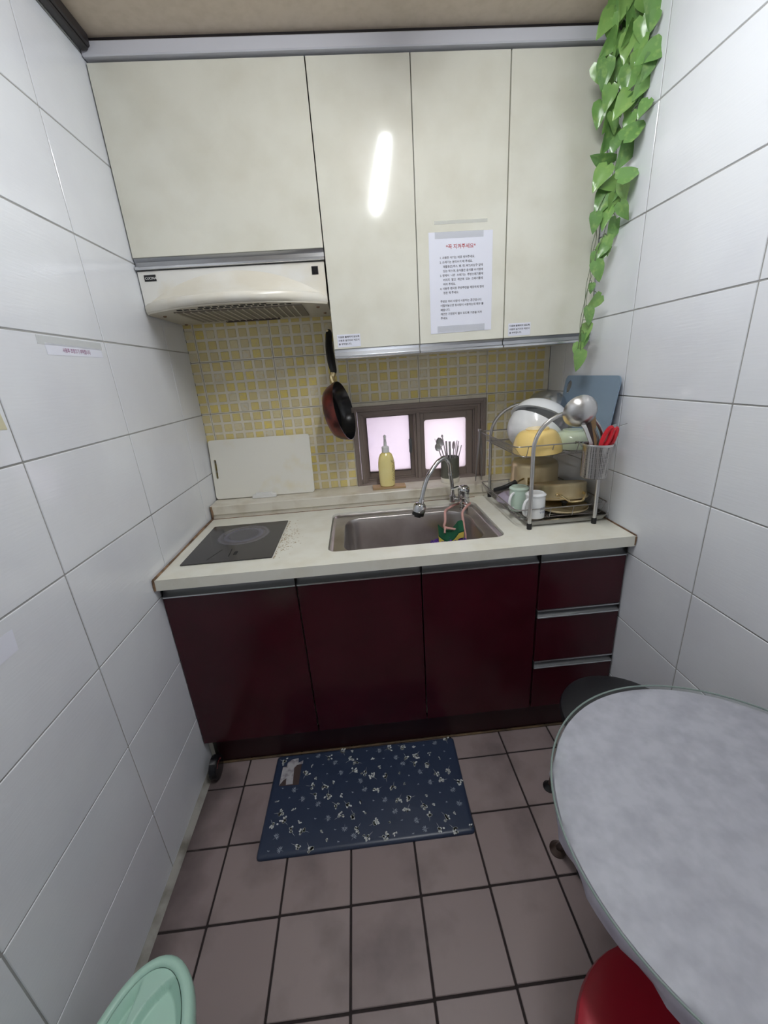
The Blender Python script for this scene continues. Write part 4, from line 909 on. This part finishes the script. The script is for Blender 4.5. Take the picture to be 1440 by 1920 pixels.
# ---------------------------------------------------------------- floor: mat, tin, bin
mt = thing('kitchen_mat', 'navy foam kitchen mat printed with pale sprigs in front of the base cabinets', 'mat', (.605, -.853, 0))
mc = [(.262, -.676), (.963, -.678), (.952, -1.031), (.256, -1.033)]
def rpoly(c, r=.014, n=4):
    out = []
    for i in range(4):
        p, a, b_ = Vector(c[i]), Vector(c[i - 1]), Vector(c[(i + 1) % 4]); u = (a - p).normalized() * r; v = (b_ - p).normalized() * r
        for k in range(n + 1): 
            t = k / n; out.append(tuple(p + u * (1 - t) ** 2 + v * t ** 2))
    return out[::-1]
def shrink(P, d): 
    cx, cy = .607, -.854; return [(x + (cx - x) * d / abs(cx - x + 1e-9) if abs(x - cx) > d else x, y + (cy - y) * d / abs(cy - y + 1e-9) if abs(y - cy) > d else y) for x, y in P]
P0 = rpoly(mc); MB().loft([[(x, y, .0005) for x, y in P0], [(x, y, .006) for x, y in shrink(P0, -.0)], [(x, y, .0105) for x, y in shrink(P0, .004)], [(x, y, .012) for x, y in shrink(P0, .012)]]).build('foam_mat', 'mat_blue', mt, ang=60)
pr = MB(); pg = MB(); ZM = .01215
def dot(mb, x, y, a, l, w): 
    d = Vector((cos(a), sin(a))); n_ = Vector((-d.y, d.x)); c = Vector((x, y))
    mb.add([(*(c - d * l), ZM), (*(c - d * l * .3 + n_ * w), ZM), (*(c + d * l * .5 + n_ * w * .8), ZM), (*(c + d * l), ZM), (*(c + d * l * .5 - n_ * w * .8), ZM), (*(c - d * l * .3 - n_ * w), ZM)], [(0, 5, 4, 3, 2, 1)])
rnd = random.Random(11); rows = 9
for j in range(rows):
    for i in range(15):
        x = .285 + .046 * (i + .5 * (j % 2)) + rnd.uniform(-.008, .008); y = -.700 - .0385 * j + rnd.uniform(-.007, .007)
        if x > .945 or y < -1.02: continue
        if .285 < x < .372 and y > -.80: continue
        a = rnd.uniform(0, 2 * pi); kind = (i * 2 + j * 3) % 5
        if kind in (0, 3):
            for k in range(13 if kind == 0 else 9):
                b_ = a + rnd.uniform(-.9, .9); q = .003 + .016 * rnd.random(); dot(pr, x + q * cos(b_), y + q * sin(b_), b_, .0038 + .001 * rnd.random(), .0031)
            dot(pr, x - .004 * cos(a), y - .004 * sin(a), a, .011, .0004)
        elif kind == 1:
            for k in range(-3, 4): b_ = a + k * .52; dot(pg, x + (.0085 - .001 * abs(k)) * cos(b_), y + (.0085 - .001 * abs(k)) * sin(b_), b_, .0052, .0011)
            dot(pg, x - .003 * cos(a), y - .003 * sin(a), a, .009, .0004)
        elif kind == 2:
            for k in range(4): b_ = a + rnd.uniform(-.6, .6); q = .012 * rnd.random(); dot(pr, x + q * cos(b_), y + q * sin(b_), b_ + .6, .004, .0022)
        else:
            dot(pg, x, y, a, .0036, .0012); dot(pg, x + .003, y, a + .9, .003, .001)
tag(pr.build('sprig_print', 'print', mt, smooth=False), kind='stuff'); tag(pg.build('leaf_print', 'print2', mt, smooth=False), kind='stuff')
wl_ = MB(); wl_.add([(x, y, .01225) for x, y in ((.288, -.800), (.291, -.728), (.306, -.728), (.306, -.712), (.323, -.698), (.347, -.697), (.349, -.716), (.366, -.708), (.366, -.722), (.345, -.724), (.335, -.735), (.338, -.800), (.313, -.800), (.311, -.775), (.302, -.780))], [tuple(range(15))[::-1]])
wl_.build('torn_label', 'label_grey', mt, smooth=False)
wl_ = MB().add([(x, y, .01222) for x, y in ((.288, -.802), (.360, -.805), (.362, -.722), (.290, -.726))], [(0, 1, 2, 3)]); wl_.build('label_backing', 'label_brown', mt, smooth=False)

tn = thing('round_tin', 'small round black tin with red print standing on edge by the left wall', 'tin', (.045, -.718, 0))
MB().lathe([(.040, 0), (.0425, .002), (.0425, .024), (.040, .027), (.036, .0275), (.001, .0275)], 32, frame((.0275, -.718, .0428), (1, 0, 0))).build('tin_body', 'black_gloss', tn)
for k in range(9):
    a = radians(-50 + k * 13); mm = basis((.0556, -.718 + .024 * sin(a), .0428 + .024 * cos(a)), (0, cos(a), -sin(a)), (0, sin(a), cos(a)), (1, 0, 0)); text('SUPERIOR!'[k], .009, mm, 'ink_red', tn, align='CENTER')

# bin with mint lid
bn = thing('waste_bin', 'mint green oval waste bin with swing lid by the left wall', 'waste bin', (.1925, -1.515, 0))
BA, BB = .103, .166; bc = Vector((.190, -1.522, 0))
def oval(a, b_, z, n=48): return [(bc.x + a * cos(2 * pi * k / n), bc.y + b_ * sin(2 * pi * k / n), z) for k in range(n)]
MB().loft([oval(.072, .120, .0006), oval(.076, .125, .004), oval(BA - .008, BB - .008, .262), oval(BA - .003, BB - .003, .266)]).build('bin_body', 'mint', bn, ang=50)
rings = [oval(BA - .002, BB - .002, .264), oval(BA + .001, BB + .001, .270), oval(BA, BB, .286), oval(BA - .005, BB - .005, .2935), oval(BA - .012, BB - .012, .296), oval(BA - .018, BB - .018, .2955), oval(BA - .021, BB - .021, .290)]
MB().loft(rings, True, False).build('lid_rim', 'mint', bn, ang=60)
sw = MB(); n = 160; rings = []
for i in range(49):
    t = i / 48; a, b_ = (BA - .0222) * t + .0001, (BB - .0222) * t + .0001; r = []
    for k in range(n):
        u, v = a * cos(2 * pi * k / n), b_ * sin(2 * pi * k / n); s_ = v / .13; ur = u + .030 - .033 * max(0, s_) ** 3   # band along the long axis, hour-glass shaped
        w = .012 + .026 * min(1.3, abs(s_)) ** 4; e = max(0, min(1, (w - abs(ur)) / .007)); hgt = .2905 + .007 * (1 - t * t) - .020 * (1 - e) * (1 - max(0, (t - .86) / .14))
        r.append((bc.x + u, bc.y + v, hgt))
    rings.append(r)
sw.loft(rings, True, False).build('swing_flap', 'mint', bn, ang=60)

# ---------------------------------------------------------------- stools and table
def stool(c, m, lab, rot, ft=.182):
    t = thing('stool', lab, 'stool', (c[0], c[1], 0)); T0 = Matrix.Translation((c[0], c[1], 0))
    MB().lathe([(.150, .415), (.158, .416), (.166, .424), (.168, .434), (.164, .446), (.152, .452), (.10, .4545), (.001, .455)], 44, T0).build('seat', m, t)
    fr = MB().tube([(c[0] + .135 * cos(2 * pi * k / 24), c[1] + .135 * sin(2 * pi * k / 24), .406) for k in range(24)], .008, 8, closed=True)
    fr.tube([(c[0] + .150 * cos(2 * pi * k / 24), c[1] + .150 * sin(2 * pi * k / 24), .17) for k in range(24)], .006, 8, closed=True); fr.build('ring_frame', 'leg', t)
    for k in range(4):
        a = rot + k * pi / 2; u = Vector((cos(a), sin(a), 0)); C = Vector((c[0], c[1], 0))
        l = MB().tube([C + u * .122 + Vector((0, 0, .412)), C + u * .135 + Vector((0, 0, .38)), C + u * (ft - .002) + Vector((0, 0, .012))], .0095, 10).build('leg', 'leg', t)
        MB().lathe([(.022, .0005), (.0225, .006), (.016, .011), (.010, .020)], 18, Matrix.Translation(C + u * ft)).build('foot_cap', 'black', l)
    return t
stool((1.370, -1.052), 'black_seat', 'round black-topped stool between the table and the drawer unit', radians(131))
stool((1.088, -1.662), 'red_seat', 'round dark red stool pushed under the front of the table', radians(100), .150)
tb = thing('round_table', 'small round table with marbled lilac grey cover and clear glass top', 'table', (1.262, -1.493, 0))
tc_ = (1.262, -1.493)
def circ(r, z, n=96, wob=0, ph=0): return [(tc_[0] + (r + wob * (sin(17 * 2 * pi * k / n + ph) + .6 * sin(29 * 2 * pi * k / n + 1.3 * ph))) * cos(2 * pi * k / n), tc_[1] + (r + wob * (sin(17 * 2 * pi * k / n + ph) + .6 * sin(29 * 2 * pi * k / n + 1.3 * ph))) * sin(2 * pi * k / n), z) for k in range(n)]
MB().loft([circ(.292, .668), circ(.294, .670), circ(.294, .689), circ(.292, .691)]).build('table_board', 'wood', tb)
MB().loft([circ(.290, .660, wob=.0035, ph=1), circ(.2975, .662, wob=.004, ph=1), circ(.299, .672, wob=.0022, ph=.5), circ(.2985, .686, wob=.0008), circ(.296, .6925), circ(.28, .6935)], False, True).build('table_cover', 'cloth', tb, ang=60)
gt = MB().loft([circ(.300, .6945), circ(.3015, .6955), circ(.3015, .6985), circ(.300, .6997)]).build('glass_top', 'glass_top', tb)
MB().tube([(tc_[0] + .3015 * cos(2 * pi * k / 96), tc_[1] + .3015 * sin(2 * pi * k / 96),   .697) for k in range(96)], .0018, 6, closed=True).build('glass_edge', mat('green_glass_edge', rgb(126, 140, 136), .15), tb)
MB().box(tc_[0] - .07, tc_[0] + .07, tc_[1] - .18, tc_[1] + .18, .652, .6675).build('under_frame', 'leg', tb, bevel=.002)
for sx, sy in ((-1, 1), (-1, -1), (1, 1), (1, -1)):
    C = Vector(tc_ + (0,)); top = C + Vector((sx * .045, sy * .16, .660)); ft = C + Vector(((-.076 if sy > 0 else .045) if sx < 0 else .15, sy * .389, .010))
    l = MB().tube([top, top + (ft - top) * .5, ft], .011, 10).build('leg', 'leg', tb)
    MB().lathe([(.024, .0005), (.0245, .007), (.018, .013), (.011, .022)], 18, Matrix.Translation((ft.x, ft.y, 0))).build('foot_cap', 'leg', l)
